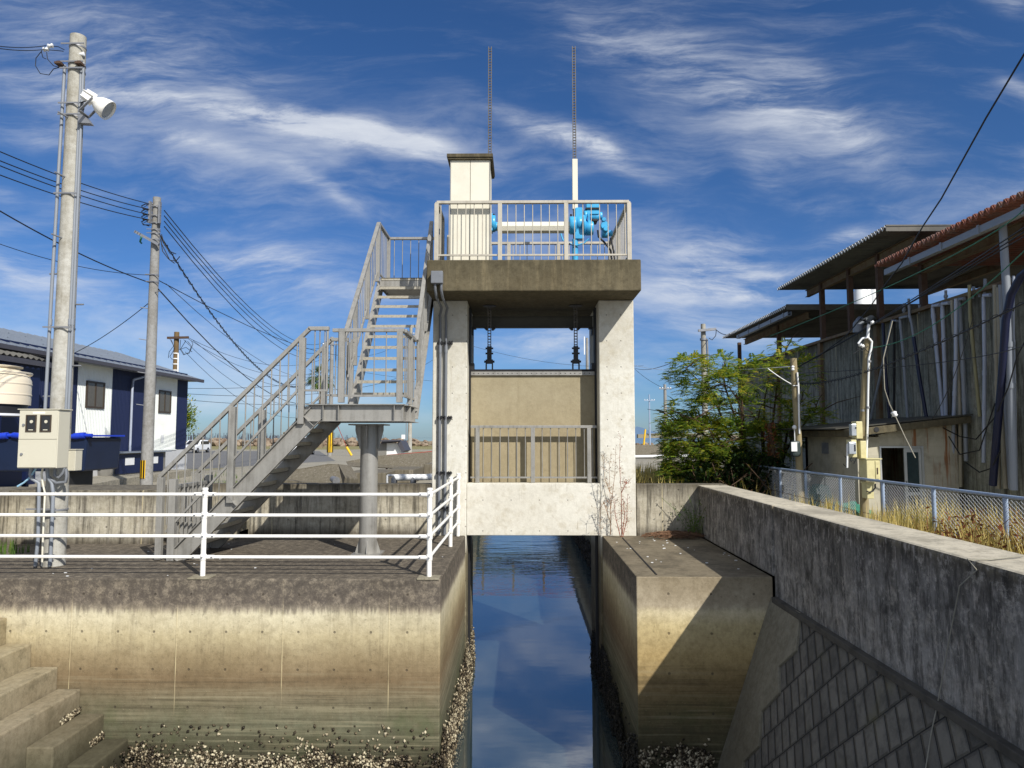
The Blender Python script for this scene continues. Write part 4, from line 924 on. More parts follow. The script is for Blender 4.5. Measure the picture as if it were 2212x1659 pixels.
for y0_,y1_ in ((26.62,27.78),(32.0,33.12)):
    z0,z1=2.9,3.93
    q=MB();q.box(XW,XW+.06,y0_,y1_,z1-.07,z1);q.box(XW,XW+.06,y0_,y1_,z0,z0+.07);q.box(XW,XW+.06,y0_,y0_+.06,z0+.07,z1-.07);q.box(XW,XW+.06,y1_-.06,y1_,z0+.07,z1-.07);q.box(XW,XW+.055,(y0_+y1_)/2-.03,(y0_+y1_)/2+.03,z0+.07,z1-.07)
    wo=q.build('window_frame',M['winframe'],bb);q=MB();q.box(XW+.02,XW+.035,y0_+.05,y1_-.05,z0+.05,z1-.05);q.build('window_pane',M['winglass'],wo)
ev=-15.9;zev=4.66
q=MB()
q.prism([(ev,11,zev),(-20,11,zev+1.32),(-24.3,11,zev),(-24.3,11,zev-.12),(ev,11,zev-.12)],(0,24.25,0));q.build('roof',M['roofg'],bb)
q=MB();q.box(ev-.0,ev+.10,11,35.3,zev-.16,zev-.01);q.build('gutter',M['soffit'],bb,bevel=.01)
q=MB()
y=11.3
while y<35: q.bar((ev+.02,y,zev+.012),(-20,y,zev+1.335),.03,.02);y+=.45
q.build('roof_seam',M['roofg'],bb)
q=MB()
for k in range(3):
    y=11.2
    while y<35: q.box(ev-.25-k*1.3,ev-.23-k*1.3,y,y+.06,zev+.08+k*.42,zev+.115+k*.42);y+=.9
q.build('snow_guard',M['roofg'],bb)
# pipe on wall
q=MB();yd=at(*zp(862,950,0,1000,1.659),X=XW+.1).y;q.tube([(XW+.1,yd,0.9),(XW+.1,yd,3.8),(XW+.1,yd+.05,4.2),(XW+.35,yd+.8,4.45),(ev,yd+1.5,4.5)],.05,8);q.build('downpipe',M['pvcw'],bb)
q=MB();p=at(*zp(1062,1190,0,1000,1.659),X=XW+.03);q.box(XW+.02,XW+.024,p.y-.12,p.y+.12,p.z-.3,p.z+.05);q.build('wall_notice',M['palew'],bb)
# lean-to in front
q=MB();vs=[];fs=[];n=0;y=12.;ly=22.9;xe=-15.35;ze=4.27
k=0
while y<ly:
    h=.035*math.sin(2*math.pi*y/.26);vs+= [(xe,y,ze+h),(-18.2,y,ze+.9+h)];y+=.26/6;k+=1
for i in range(k-1): fs.append((2*i,2*i+2,2*i+3,2*i+1))
q.add(vs,fs,True);lo_=q.build('lean_to_roof',M['slate'],bb);md=lo_.modifiers.new('s','SOLIDIFY');md.thickness=.012
q=MB();q.box(xe-.02,xe+.06,12,23.1,ze-.22,ze-.06);q.box(-18.1,xe,22.9,23.0,ze-.2,ze-.04);q.build('lean_to_fascia',M['soffit'],bb)
q=MB();q.prism([(-16.5,23.0,ze-.1),(-18.2,23.0,ze+.85),(-20,23.0,ze+1.6),(-20,23.0,ze-.1)],(0,.1,0));q.build('lean_to_gable',M['roofg'],bb)
q=MB();q.box(-16.3,-15.55,12,22.8,0,ze-.2);q.build('lean_to_wall',M['navy'],bb)
# tank, vat, shed
YT=19.5
def Jt(x,y,Y=YT): return at(*zp(x,y,0,1380,1.886),Y=Y)
xr_=Jt(177,300).x;xn=Jt(127,120).x;cx=xr_-1.05
tk=empty('water_tank',(cx,YT,1.9),'big cream plastic tank with a narrowing neck at the far left edge','tank')
zs_=[Jt(0,y).z for y in (402,225,190,140,128,115)]
q=MB();q.lathe([(1.05,zs_[0]),(1.05,zs_[1]),(1.0,zs_[2]),(xn-.06-cx,zs_[3]),(xn-.12-cx,zs_[4]),(xn-cx,zs_[4]+.01),(xn-cx,zs_[5])],(cx,YT,0),(0,0,1),36)
for k in range(3): q.lathe([(1.05,0),(1.068,.03),(1.05,.06)],(cx,YT,zs_[0]+.25+k*.3),(0,0,1),36,cap=False)
q.build('tank_shell',M['frp'],tk)
z5=Jt(0,470).z;q=MB();q.lathe([(.98,z5),(.98,zs_[0])],(cx,YT,0),(0,0,1),36);q.build('dark_band',M['darkst'],tk)
q=MB();q.lathe([(1.04,z5-.06),(1.04,z5)],(cx,YT,0),(0,0,1),36);q.build('rim',M['palew'],tk)
for sx in (-.8,.8):
    for sy in (-.6,.6): q=MB();q.box(cx+sx-.06,cx+sx+.06,YT+sy-.06,YT+sy+.06,0,z5-.06);q.build('stand_leg',M['navy'],tk)
YV=17.2
def Jv(x,y,Y=YV): return at(*zp(x,y,0,1380,1.886),Y=Y)
va=empty('plastic_vat',(Jv(300,900).x,YV+.7,0),'large navy vat with a bright blue tarp folded over its rim, behind the meter box','vat')
x0=-15.2;x1=Jv(650,640).x;zt_=Jv(600,645).z;zb_=Jv(620,900).z
q=MB();a=.25;q.prism([(x0,YV,zt_),(x1,YV,zt_),(x1-.12,YV+.1,zb_),(x0+.12,YV+.1,zb_)],(0,1.5,0));q.build('vat_body',M['vat'],va,bevel=.04)
q=MB()
for i in range(26):
    f=i/25;xx=x0+(x1-x0)*f
    q.tube([(xx-.12,YV-.03+.02*math.sin(i*2.1),zt_+.03+.02*math.sin(i*1.3)),(xx+.14,YV-.03+.02*math.sin(i*2.1+2),zt_+.03+.02*math.sin(i*1.3+1.3))],.065+.02*math.sin(i*3.7),7)
q.box(x0,x1+.08,YV-.03,YV+1.5,zt_+.02,zt_+.06);q.build('tarp',M['tarp'],va)
for xx in (x0+.5,x1-.9): q=MB();q.box(xx,xx+.35,YV+.2,YV+1.2,0,zb_-.0);q.build('support_block',M['darkst'],va)
# switch shed
YSd=27.5
def Js(x,y,Y=YSd): return at(*zp(x,y,0,1000,1.659),Y=Y)
shd=empty('machinery_shed',(-16,YSd+.8,.3),'low grey ribbed shed with two navy doors in front of the blue building','shed')
pA=Vector((-15.75,27.5,.3));pC=Vector((-16.85,27.5,.3));pB=Vector((-15.62,31.3,.3))
hS=.86
q=MB();q.prism([pC,pA,pB,Vector((pC.x+.2,pB.y,.3))],(0,0,hS));q.build('wall',M['shed'],shd)
d=(pB-pA);nn=Vector((d.y,-d.x,0)).normalized()
for f0,f1 in ((.03,.50),(.56,.94)):
    a_=pA+d*f0+nn*.012;c_=pA+d*f1+nn*.012
    q=MB();q.prism([a_+Vector((0,0,.05)),c_+Vector((0,0,.05)),c_+Vector((0,0,hS-.06)),a_+Vector((0,0,hS-.06))],nn*.02);dr=q.build('door',M['navy'],shd)
    m0=a_.lerp(c_,.35)+nn*.022;m1=a_.lerp(c_,.7)+nn*.022
    q=MB();q.prism([m0+Vector((0,0,.38)),m1+Vector((0,0,.38)),m1+Vector((0,0,.68)),m0+Vector((0,0,.68))],nn*.006);q.build('notice_sheet',M['palew'],dr)
q=MB();q.prism([pC+Vector((-.1,-.15,hS)),pA+Vector((.2,-.15,hS)),pB+Vector((.2,.15,hS)),Vector((pC.x,pB.y+.15,.3+hS))],(0,0,.05));q.build('roof',M['roofg'],shd)
q=MB();a=Js(545,1392,pA.y-.2);q.tube([Js(540,1395,pA.y-.25),Js(570,1400,pA.y-.3),Js(600,1395,pA.y-.25),Js(612,1378,pA.y-.1),Js(612,1378,pA.y+.1)],.09,10)
tag(q.build('orange_hose',M['orange']),'short orange duct hose entering the grey shed','hose')
q=MB();q.box(pC.x+.3,pC.x+.62,pA.y-.008,pA.y+.1,.5,.98);q.build('vent_opening',M['rubber'],shd)
for i,(x_,y_,cm,lb) in enumerate(((515,1470,'palew','white plank lying on the gravel before the shed'),(470,1476,'orange','orange offcut lying on the gravel near the vat'))):
    p=at(*zp(x_,y_,0,1000,1.659),Z=.33);q=MB();q.bar(p-Vector((.3,.1,0)),p+Vector((.3,.1,0)),.2,.06);tag(q.build('plank',M[cm]),lb,'plank')
# ================================================================== far ground objects left
def car(px,py,Y,name,label,w,h,L,van=False):
    p=at(px,py,Z=0);c=empty(name,(p.x,p.y,0),label,'car' if not van else 'light truck')
    x,y=p.x,p.y
    q=MB()
    if van:
        q.prism([(x-w/2,y,.35),(x-w/2,y-.0,1.0),(x-w/2,y+.35,1.8),(x-w/2,y+1.4,1.85),(x-w/2,y+1.5,.35)],(w,0,0))
        q.box(x-w/2,x+w/2,y+1.55,y+L,.55,1.0)
    else:
        q.prism([(x-w/2,y,.3),(x-w/2,y,.75),(x-w/2,y+1.1,.95),(x-w/2,y+1.9,h),(x-w/2,y+3.3,h),(x-w/2,y+L,.95),(x-w/2,y+L,.3)],(w,0,0))
    q.build('body',M['carw'],c,bevel=.1)
    q=MB()
    if van:q.prism([(x-w/2+.08,y+.0,1.05),(x+w/2-.08,y+.0,1.05),(x+w/2-.12,y+.31,1.72),(x-w/2+.12,y+.31,1.72)],(0,-.02,0))
    else:
        q.prism([(x-w/2+.15,y+1.08,.97),(x+w/2-.15,y+1.08,.97),(x+w/2-.25,y+1.8,h-.05),(x-w/2+.25,y+1.8,h-.05)],(0,-.03,.02))
        q.box(x+w/2-.02,x+w/2+.01,y+1.5,y+3.6,.97,h-.12)
    q.build('windscreen',M['glassd'],c)
    for s in (-1,1):
        q=MB();q.box(x+s*w*.34-.16,x+s*w*.34+.16,y-.03,y+.0,.6,.76);q.build('headlight',M['palew'],c)
        for yy in (.75,L-.8):
            q=MB();q.lathe([(.30,-.1),(.30,.1)],(x+s*(w/2-.08),y+yy,.30),(1,0,0),16);wo=q.build('wheel',M['rubber'],c)
            q=MB();q.lathe([(.17,-.105),(.17,.105)],(x+s*(w/2-.08),y+yy,.30),(1,0,0),12);q.build('hub',M['galvd'],wo)
    q=MB();q.box(x-w*.42,x+w*.42,y-.04,y,.36,.52);q.build('bumper',M['darkst'],c)
car(404,979,80,'parked_car','white car parked by the corner of the blue building',1.7,1.45,4.2)
car(646,983,72,'parked_truck','white light truck half hidden behind the staircase',1.45,1.85,3.3,True)
# rocks
random.seed(3)
def rockmesh(i):
    bm_=MB();n=10;vs=[]
    import bmesh
    b=bmesh.new();bmesh.ops.create_icosphere(b,subdivisions=2,radius=1)
    for v_ in b.verts:
        k=mn.noise(v_.co*1.3+Vector((i*7.1,0,0)));v_.co*=.78+.5*k;v_.co.z*=.8
        for ax_ in range(3): v_.co[ax_]=max(-.75,min(.75,v_.co[ax_]))
    me=bpy.data.meshes.new('boulder');b.to_mesh(me);b.free();me.materials.append(M['rock']);return me
rms=[rockmesh(i) for i in range(6)]
def rock(x,y,z,s,label,group):
    o=bpy.data.objects.new('boulder',random.choice(rms));COL.objects.link(o);o.location=(x,y,z);o.scale=(s*random.uniform(.9,1.5),s,s*random.uniform(.8,1.05));o.rotation_euler=(random.uniform(-.4,.4),random.uniform(-.4,.4),random.uniform(0,6));tag(o,label,'boulder',group)
for i in range(150):
    Y=random.uniform(138,143);px_=random.uniform(402,940);X=(px_-1125)/1540*Y
    rock(X,Y,random.uniform(-.1,.75)+(Y-138)*.1,random.uniform(.75,1.15),'grey brown boulder piled in the rock seawall along the shore left of the tower','boulders of the left rock seawall')
for i in range(16):
    Y=random.uniform(118,122);px_=random.uniform(1372,1480);X=(px_-1125)/1540*Y
    rock(X,Y,random.uniform(0,.4),random.uniform(.7,.95),'grey boulder of the rock seawall seen just right of the tower','boulders of the right rock seawall')
q=MB();q.box(-110,-8,142,146,-3,.95);tag(q.build('seawall',M['plain']),'long pale concrete cap behind the boulders along the left shore','seawall')
# poles standing in the sea
q=MB()
for i in range(260):
    Y=random.uniform(420,520);px_=random.choice([random.uniform(398,640)]*3+[random.uniform(640,830)]);X=(px_-1125)/1540*Y
    h=random.uniform(1.6,3.6);q.box(X-.12,X+.12,Y,Y+.2,-2.7,H+ (random.uniform(-1.,1.9) if random.random()<.8 else 2.6))
tag(q.build('fishing_stakes',M['soffit'],base=(-150,450,-2.66)),'rows of thin stakes standing in the sea at left','stakes',kind='stuff')
q=MB()
a=at(1378,938,Y=600);c=at(1600,942,Y=600);q.box(a.x,c.x,600,606,c.z-1.6,a.z);q.box(at(1400,938,Y=600).x,c.x,599,607,a.z,a.z+.6);tag(q.build('breakwater',M['plain']),'long low breakwater far out on the water right of the tower','breakwater')
# yellow guy-wire guards
p0=at(*ZC(945,1040),Y=66);p1=at(*ZC(878,930),Y=66);p2_=at(*ZC(840,840),Y=66.)
gy=empty('guy_wire',tuple(p0),'slanting guy wire with a bright yellow sleeve on the parking lot','guy wire')
q=MB();q.tube([p0,p1],.11,8);q.build('yellow_sleeve',M['yellow'],gy)
q=MB();q.tube([p1,p2_,p2_.lerp(p1,-4)],.03,5);q.build('wire',M['redpaint'],gy)
p0=at(*ZT(72,1350),Y=95);p1=at(*ZT(85,1225),Y=95);q=MB();q.tube([p0,p1],.12,8);tag(q.build('guy_wire_sleeve',M['yellow']),'slanting yellow pole sleeve on the bank between the tower and the tree','guy wire')
# small white pump house
YH2=58
def Jc(x,y,Y=YH2): return at(*ZC(x,y),Y=Y)
ph=empty('pump_house',(Jc(1480,1000).x,YH2,0),'small white pump house with a dark slanting roof behind the red railing','pump house')
q=MB();a=Jc(1402,880);c=Jc(1590,1030);q.box(a.x,c.x,YH2,YH2+2,-.1,a.z);q.build('wall',M['palew'],ph)
q=MB();a=Jc(1290,880);c=Jc(1402,1040);q.box(a.x,c.x-.01,YH2-.05,YH2+2,-.1,a.z);q.build('side_box',M['shed'],ph)
q=MB();a=Jc(1340,848,YH2-.4);b_=Jc(1580,842,YH2-.4);c=Jc(1645,975,YH2-.4);q.bar(a,b_,.9,.12);q.prism([b_,c,c+Vector((-.28,0,-.15)),b_+Vector((-.25,0,-.25))],(0,3,0));q.prism([a,b_,b_+Vector((0,0,-.1)),a+Vector((-.1,0,-.25))],(0,3,0));q.build('roof',M['soffit'],ph)
# sloping concrete banks behind the flood wall
def bank(poly,Yf,Yb,name,label,cat='bank'):
    tp=[at(x,y,Y=Yb if k else Yf) for x,y,k in poly];n=len(tp)
    q=MB();q.prism(tp,(.15,1.2,-.1));return tag(q.build(name,M['bank'],bevel=.03),label,cat)
bank([(*ZC(-280,1330),0),(*ZC(-250,1300),1),(*ZC(640,1150),1),(*ZC(770,1152),1),(*ZC(862,1330),0),(*ZC(845,1460),0),(*ZC(-280,1460),0)],23,24.2,'concrete_bank','leaning streaked concrete bank wall just behind the flood wall under the stairs')
bank([(*ZC(865,1120),1),(*ZC(1290,1042),1),(*ZC(2100,985),1),(*ZC(2100,1230),0),(*ZC(900,1180),0)],35,36.2,'concrete_bank','higher leaning concrete bank behind the red railing')
q=MB();a=at(*ZC(840,1265),Y=26);c=at(*ZC(1390,1255),Y=26);q.box(a.x,c.x,26,29,0,a.z);a=at(*ZC(1395,1225),Y=28);c=at(*ZC(1750,1215),Y=28);q.box(a.x,c.x,28,31,0,a.z);q.box(c.x,-2.7,31,33,0,a.z+.1)
tag(q.build('concrete_terrace',M['bank'],bevel=.03),'stepped concrete terrace below the red railing left of the tower','terrace')
# red railing + footbridge over the channel
YR2=38.0
br=empty('footbridge',(0,YR2+1,-.5),'low concrete footbridge over the channel behind the gate','footbridge')
q=MB();q.box(-5.4,5.2,YR2,YR2+2.5,-.62,-.10);q.build('deck',M['deckm'],br)
rr=empty('red_railing',(-6,YR2,0),'rusty red pipe railing behind the tower beside the channel','railing')
def rc(x,y): return at(*ZC(x,y),Y=YR2)
TL,TR=rc(1405,1040),rc(2040,988);BL,BR=rc(1405,1185),rc(2040,1130)
q=MB();q.tube([TL,TR,(5.2,YR2,1.05)],.045,6);q.build('top_rail',M['redpaint'],rr)
q=MB();q.tube([BL,BR,(5.2,YR2,.35)],.04,6);q.build('middle_rail',M['redpaint'],rr)
for x_ in (1405,1523,1850,1938):
    a=rc(x_,1035-(x_-1405)*.08);q=MB();q.bar(a,(a.x,a.y,a.z-.85),.09,.09);q.build('post',M['redpaint'],rr)
for xx in (-3.6,-2.0,-.4,1.2,2.8,4.4):
    q=MB();q.box(xx-.05,xx+.05,YR2-.05,YR2+.05,-.12,1.05);q.build('post',M['rustbeam'],rr)
# white pipes behind flood wall
YP=20.0
def rp_(x,y): return at(*ZC(x,y),Y=YP)
wpz=empty('white_pipework',(rp_(1700,1400).x,YP,0),'white pipes with dark elbows running behind the flood wall next to the tower','pipes')
q=MB();q.tube([rp_(1500,1335),rp_(2060,1325)],.075,12);q.build('large_pipe',M['palew'],wpz)
q=MB();q.tube([rp_(1415,1300),rp_(1900,1298),rp_(2060,1285)],.03,8);q.tube([rp_(1410,1300),rp_(1410,1460)],.03,8);q.build('small_pipe',M['palew'],wpz)
q=MB();q.tube([rp_(1520,1333),rp_(1500,1345),rp_(1500,1470)],.085,10);q.tube([rp_(1760,1331),rp_(1748,1345),rp_(1748,1470)],.085,10);q.build('elbow',M['galvd'],wpz)
q=MB();q.tube([at(*zp(1650,1140,640,1600,3.95),Y=17),at(*zp(1740,1260,640,1600,3.95),Y=17)],.05,8);tag(q.build('pipe_stub',M['palew']),'short white pipe sticking up behind the flood wall under the stairs','pipe')
q=MB();q.tube([at(*ZC(690,1345),Y=22.6),at(*ZC(745,1375),Y=22.4)],.09,10,r2=.13);tag(q.build('drain_pipe',M['galvd']),'short grey drain pipe poking out of the leaning bank wall','pipe')
q=MB();q.box(-2.62,-2.36,15.12,142,-4,.0);tag(q.build('channel_wall',M['quayside']),'left bank wall of the channel beyond the gate','wall')
q=MB();q.box(2.45,2.7,15.12,118,-4,.0);tag(q.build('channel_wall',M['quayside']),'right bank wall of the channel beyond the gate','wall')
q=MB();q.box(-2.62,-1.66,13.3,15.1,-4,-.01);tag(q.build('wing_wall',M['plain']),'hidden wing wall under the left tower pillar','wall')
# palm
pb=at(691,961,Y=118);pt=at(689,822,Y=118)
pm=empty('palm_tree',(pb.x,118,0),'fan palm tree seen through the staircase railing','palm tree')
q=MB();q.lathe([(.55,0),(.36,2),(.30,pt.z)],(pb.x,118,0),(0,0,1),12);q.build('trunk',M['palmtrunk'],pm)
q=MB();C0=Vector((pb.x,118,pt.z+.3))
for i in range(70):
    th=random.uniform(0,6.28);el=random.uniform(-.9,1.3);d=Vector((math.cos(th)*math.cos(el),math.sin(th)*math.cos(el),math.sin(el)));s=d.cross(Vector((0,0,1))).normalized();st_=random.uniform(1.1,1.7)
    b_=C0+d*st_
    for k in range(9):
        a=(k-4)*.28;dd=(d*math.cos(a)+s*math.sin(a)).normalized();L=random.uniform(1.0,1.5);e=b_+dd*L+Vector((0,0,-.5*L*(1 if el<.4 else .4)))
        w_=s*.07;m_=b_+dd*L*.5;q.quad(b_,m_+w_,e,m_-w_)
    q.bar(C0,b_,.05,.04)
q.build('crown',M['palmleaf'],pm)
# ================================================================== RIGHT SIDE
XT=9.6
tb=empty('seawater_tank_building',(XT,20,0),'long stained concrete tank building under corrugated roofs on the right','building')
zt0=at(2205,600,X=XT).z
q=MB();q.box(XT,XT+.35,12.95,31.6,-.05,4.79);q.build('wall',M['tank'],tb,bevel=.01)
q=MB();q.box(XT+.35,XT+14,31.2,31.6,-.05,4.79);q.box(XT+14,XT+14.3,12.95,31.6,-.05,4.0);q.build('rear_wall',M['tank'],tb)
q=MB();q.box(XT-.12,XT+.1,12.95,31.6,4.79,4.87);q.build('wall_coping',M['rustbeam'],tb)
q=MB();q.box(XT+.352,XT+14,12.95,13.25,-.05,4.78);q.build('end_wall',M['tank'],tb)
for y_ in (16.2,19.1,22.7,26.5):
    q=MB();q.box(XT-.1,XT+.0,y_-.09,y_+.09,0,4.785);q.build('steel_column',M['rustbeam'],tb)
for x_ in (1777.5,1838.7,1903,1997.5,1596,1682):
    y_=at(x_,700,X=XT+.15).y;zr=6.80 if 17.3<y_<24.5 else 6.0
    q=MB();q.box(XT+.08,XT+.22,y_-.07,y_+.07,4.8,zr);q.build('roof_post',M['rust'],tb)
y_=at(2007,700,X=XT+.3).y;q=MB();q.tube([(XT+.2,y_,4.8),(XT+.2,y_,5.3),(XT+.3,y_+.1,5.5),(XT+.2,y_,5.9)],.05,6);q.build('bent_post',M['rust'],tb)
for y0_,y1_,z_,mt,p_,am,ln in ((12.15,17.75,6.10,'redroof',.18,.055,9),(17.15,24.5,6.90,'slate',.17,.045,13),(23.75,31.3,6.16,'slate',.17,.045,13)):
    vs=[];fs=[];k=0;y=y0_
    while y<y1_:
        h=am*math.sin(2*math.pi*(y-y0_)/p_);vs+= [(8.9,y,z_+h),(8.9+ln/2,y,z_+h+.04),(8.9+ln,y,z_+h+.06)];y+=p_/6;k+=1
    for i in range(k-1):
        for j in (0,1): fs.append((3*i+j,3*i+3+j,3*i+4+j,3*i+1+j))
    q=MB();q.add(vs,fs,True);o=q.build('corrugated_roof',M[mt],tb);md=o.modifiers.new('s','SOLIDIFY');md.thickness=.022
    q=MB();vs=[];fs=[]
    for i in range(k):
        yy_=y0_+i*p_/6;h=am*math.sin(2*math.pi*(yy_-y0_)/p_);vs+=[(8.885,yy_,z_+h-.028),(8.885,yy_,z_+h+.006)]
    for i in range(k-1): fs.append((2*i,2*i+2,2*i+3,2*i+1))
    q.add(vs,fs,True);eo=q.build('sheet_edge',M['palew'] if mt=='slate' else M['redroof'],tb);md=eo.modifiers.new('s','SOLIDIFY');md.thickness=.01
    for xx in (XT+.15,XT+4,XT+8):
        q=MB();q.box(xx-.07,xx+.07,y0_+.3,y1_-.4,z_-.36,z_-.345);q.box(xx-.07,xx+.07,y0_+.3,y1_-.4,z_-.145,z_-.13);q.box(xx-.01,xx+.01,y0_+.3,y1_-.4,z_-.345,z_-.145);q.build('roof_beam',M['rustbeam'],tb)
q=MB();q.box(8.9,22,17.145,17.17,6.80,6.96);q.build('roof_verge',M['slate'],tb)
q=MB();q.box(8.9,20,23.74,23.76,6.05,6.24);q.build('roof_verge',M['slate'],tb)
for y0_,y1_,z_ in ((12.2,17.5,5.86),(23.9,29.6,5.95)):
    q=MB();q.box(8.99,9.01,y0_,y1_,z_-.07,z_+.07);q.box(9.01,9.12,y0_,y1_,z_-.07,z_-.055);q.box(9.11,9.13,y0_,y1_,z_-.07,z_+.07)
    y=y0_+.4
    while y<y1_: q.box(8.97,9.0,y-.03,y+.03,z_-.09,z_+.09);y+=1.25
    q.build('gutter',M['pvc'],tb)
# pipes leaning on wall.  (top x,y)-(mid)-(bottom) in the two right-hand zooms
def ZG(x,y,X): return at(*zp(x,y,3032,700,1.659),X=X)
def ZI(x,y,X): return at(*zp(x,y,3560,1100,1.843),X=X)
pipes=[
 ('ZG',[(1110,830),(1065,835),(1063,860),(1090,1150),(1132,1580)],.05,'pvcw',9.42,'pale pipe with a top elbow, left one of the pale pair above the hut roof'),
 ('ZG',[(1170,818),(1128,822),(1126,850),(1140,1200),(1150,1580)],.05,'pvcw',9.42,'pale pipe with a top elbow, right one of the pale pair above the hut roof'),
 ('ZG',[(1188,800),(1200,1000),(1222,1100),(1240,1500),(1245,2020)],.045,'pvcb',9.40,'pipe pale at the top and brownish below, crossing its neighbour in a narrow X'),
 ('ZG',[(1215,790),(1213,1200),(1200,1550),(1192,1860)],.045,'pvcw',9.30,'bluish pipe leaning left across a brownish pipe just right of the hut roof'),
 ('ZG',[(1270,790),(1238,792),(1238,830),(1258,1200),(1275,1620),(1280,1850)],.05,'pvc',9.42,'grey pipe with an elbow passing the right end of the hut roof'),
 ('ZG',[(900,905),(850,915),(850,940),(870,1150),(900,1600)],.04,'pvc',9.42,'thin grey pipe with an elbow between two black pipes'),
 ('ZG',[(812,925),(812,1260),(810,1600)],.035,'rubber',9.42,'straight upright black pipe behind the hut roof'),
 ('ZG',[(738,950),(755,1250),(782,1600)],.045,'navyp',9.40,'navy pipe standing left of the upright black pipe'),
 ('ZG',[(830,935),(800,930),(745,1180),(650,1610)],.038,'pvc',9.36,'grey pipe leaning strongly to the left behind the hut'),
 ('ZG',[(905,790),(912,900),(925,950),(938,1040)],.035,'pvc',9.42,'short grey pipe joined to the top of a slanting navy hose'),
 ('ZG',[(938,1040),(975,1300),(1026,1590)],.05,'navyp',9.36,'slanting navy hose right of the upright black pipe'),
 ('ZG',[(1302,700),(1305,880),(1335,1200),(1370,1560)],.042,'pvco',9.40,'olive pipe slanting to the right past the hut roof end'),
 ('ZG',[(1440,765),(1397,768),(1396,800),(1402,1200),(1398,1700),(1395,1860)],.045,'pvcw',9.40,'single bright pale pipe hanging beside the olive pipe'),
 ('ZG',[(1470,700),(1478,1100),(1488,1500),(1492,2030)],.055,'pvcb',9.42,'brownish grey pipe, left one of three behind the big navy hose'),
 ('ZG',[(1492,715),(1500,1000),(1515,1500),(1540,2030)],.055,'pvcb',9.44,'brownish grey pipe, middle one of three behind the big navy hose'),
 ('ZG',[(1508,700),(1525,1100),(1545,1500),(1575,2030)],.06,'pvc',9.46,'grey pipe, right one of three behind the big navy hose'),
 ('ZG',[(1690,600),(1640,640),(1575,760),(1540,930),(1515,1300),(1480,1700),(1455,2010)],.085,'navyp',9.15,'thick navy hose curving over the wall top at the far right'),
 ('ZG',[(1518,285),(1535,560),(1560,1000),(1580,1600),(1592,2040)],.085,'pvc',9.25,'thickest grey downpipe running from the red roof gutter to the ground'),
 ('ZG',[(1590,640),(1590,1000),(1600,1500),(1608,1900)],.03,'pvcw',9.38,'thin pale pipe at the far right beside the thick downpipe'),
 ('ZG',[(745,1150),(742,1300),(755,1400),(800,1510)],.012,'pvcb',9.0,'thin cream conduit hanging down to a small white insulator'),
]
for f,pts,r,mt,X_,lb in pipes:
    pp=[ZG(x,y,X_) for x,y in pts]
    r*=.82;q=MB();q.tube(pp,r,10);
    o=tag(q.build('drain_pipe',M[mt]),lb,'pipe','pipes leaning against the tank wall')
    if mt not in('navyp','rubber'):
        p0,p1=pp[-2],pp[-1];
        for fr in (.15,.6):
            q=MB();c=pp[-3].lerp(p0,fr) if len(pp)>2 else p0;d=(p0-pp[-3]).normalized() if len(pp)>2 else (p1-p0).normalized();q.lathe([(r*1.18,-.05),(r*1.18,.05)],c,d,10);q.build('coupling',M[mt],o)
q=MB();a=ZG(555,1010,9.2);q.tube([ZG(575,1010,9.2),ZG(575,955,9.2),ZG(590,935,9.25),ZG(660,930,9.3),ZG(660,930,9.9)],.13,14);tag(q.build('elbow_pipe',M['pvc']),'big grey elbow pipe on top of the tank wall beside the tall wooden pole','pipe')
for i,(x,y0_,y1_) in enumerate(((875,820,900),(1148,735,800),(1330,710,790),(1405,660,760),(976,830,890),(1370,715,780))):
    q=MB();q.tube([ZG(x,y0_,XT),ZG(x,y1_,XT)],.03,8);q.lathe([(.045,-.05),(.045,.0)],ZG(x,(y0_+y1_)/2,XT),(0,0,1),8)
    q.build('valve_stub',M['pvc'],tb)
# white silos behind
for i,(x,r) in enumerate(((593,.36),(632,.28),(677,.36))):
    p=at(*zp(x,800,3032,700,1.659),Y=34);q=MB();q.lathe([(r,0),(r,8.6),(r*.6,9.0)],(p.x,34,0),(0,0,1),20);o=tag(q.build('white_silo',M['palew']),['left','narrow middle','right'][i]+' one of three white cylinders seen between the roofs','silo')
# block hut
YHf=15.5
hu=empty('block_hut',(8.3,YHf,0),'small concrete block hut with an open sliding door and a slanting slab roof','hut')
x0,x1=7.24,9.38;zr0=1.83;zr1=2.15
def HV(x,y,Y=YHf): return at(*zp(x,y,3280,1500,3.19),Y=Y)
def HH(x,y,Y=YHf): return at(*zp(x,y,3032,1400,1.659),Y=Y)
dxl=HH(716,700).x;dxr=HH(1003,700).x;dzt=HH(860,592).z
q=MB()
q.box(x0,dxl,YHf,YHf+.15,-.02,1.8);q.box(dxr,x1,YHf,YHf+.15,-.02,2.05);q.prism([(dxl,YHf,dzt),(dxr,YHf,dzt),(dxr,YHf,2.05),(dxl,YHf,1.85)],(0,.15,0))
q.box(x0,x0+.15,YHf+.152,18.3,-.02,1.85);q.box(x0,x1,18.15,18.3,-.02,1.85);q.box(x1-.15,x1,YHf+.152,18.15,-.02,1.95);q.build('wall',M['hut'],hu)
q=MB();ya=YHf-.35
q.prism([(6.92,ya,1.80),(9.5,ya,2.10),(9.5,ya,2.25),(6.92,ya,1.95)],(0,3.4,0));q.build('roof_slab',M['slab'],hu,bevel=.01)
q=MB();q.prism([(6.75,ya+.25,1.96),(9.5,ya-.05,2.262),(9.5,18.8,2.262),(6.7,18.8,1.98)],(0,0,.025));q.build('roof_sheet',M['steelb'],hu)
q=MB();f_=.035;q.box(dxl,dxl+f_,YHf-.02,YHf+.1,0,dzt);q.box(dxr-f_,dxr,YHf-.02,YHf+.1,0,dzt);q.box(dxl+f_,dxr-f_,YHf-.02,YHf+.1,dzt-f_,dzt-.002);q.build('door_frame',M['alu'],hu)
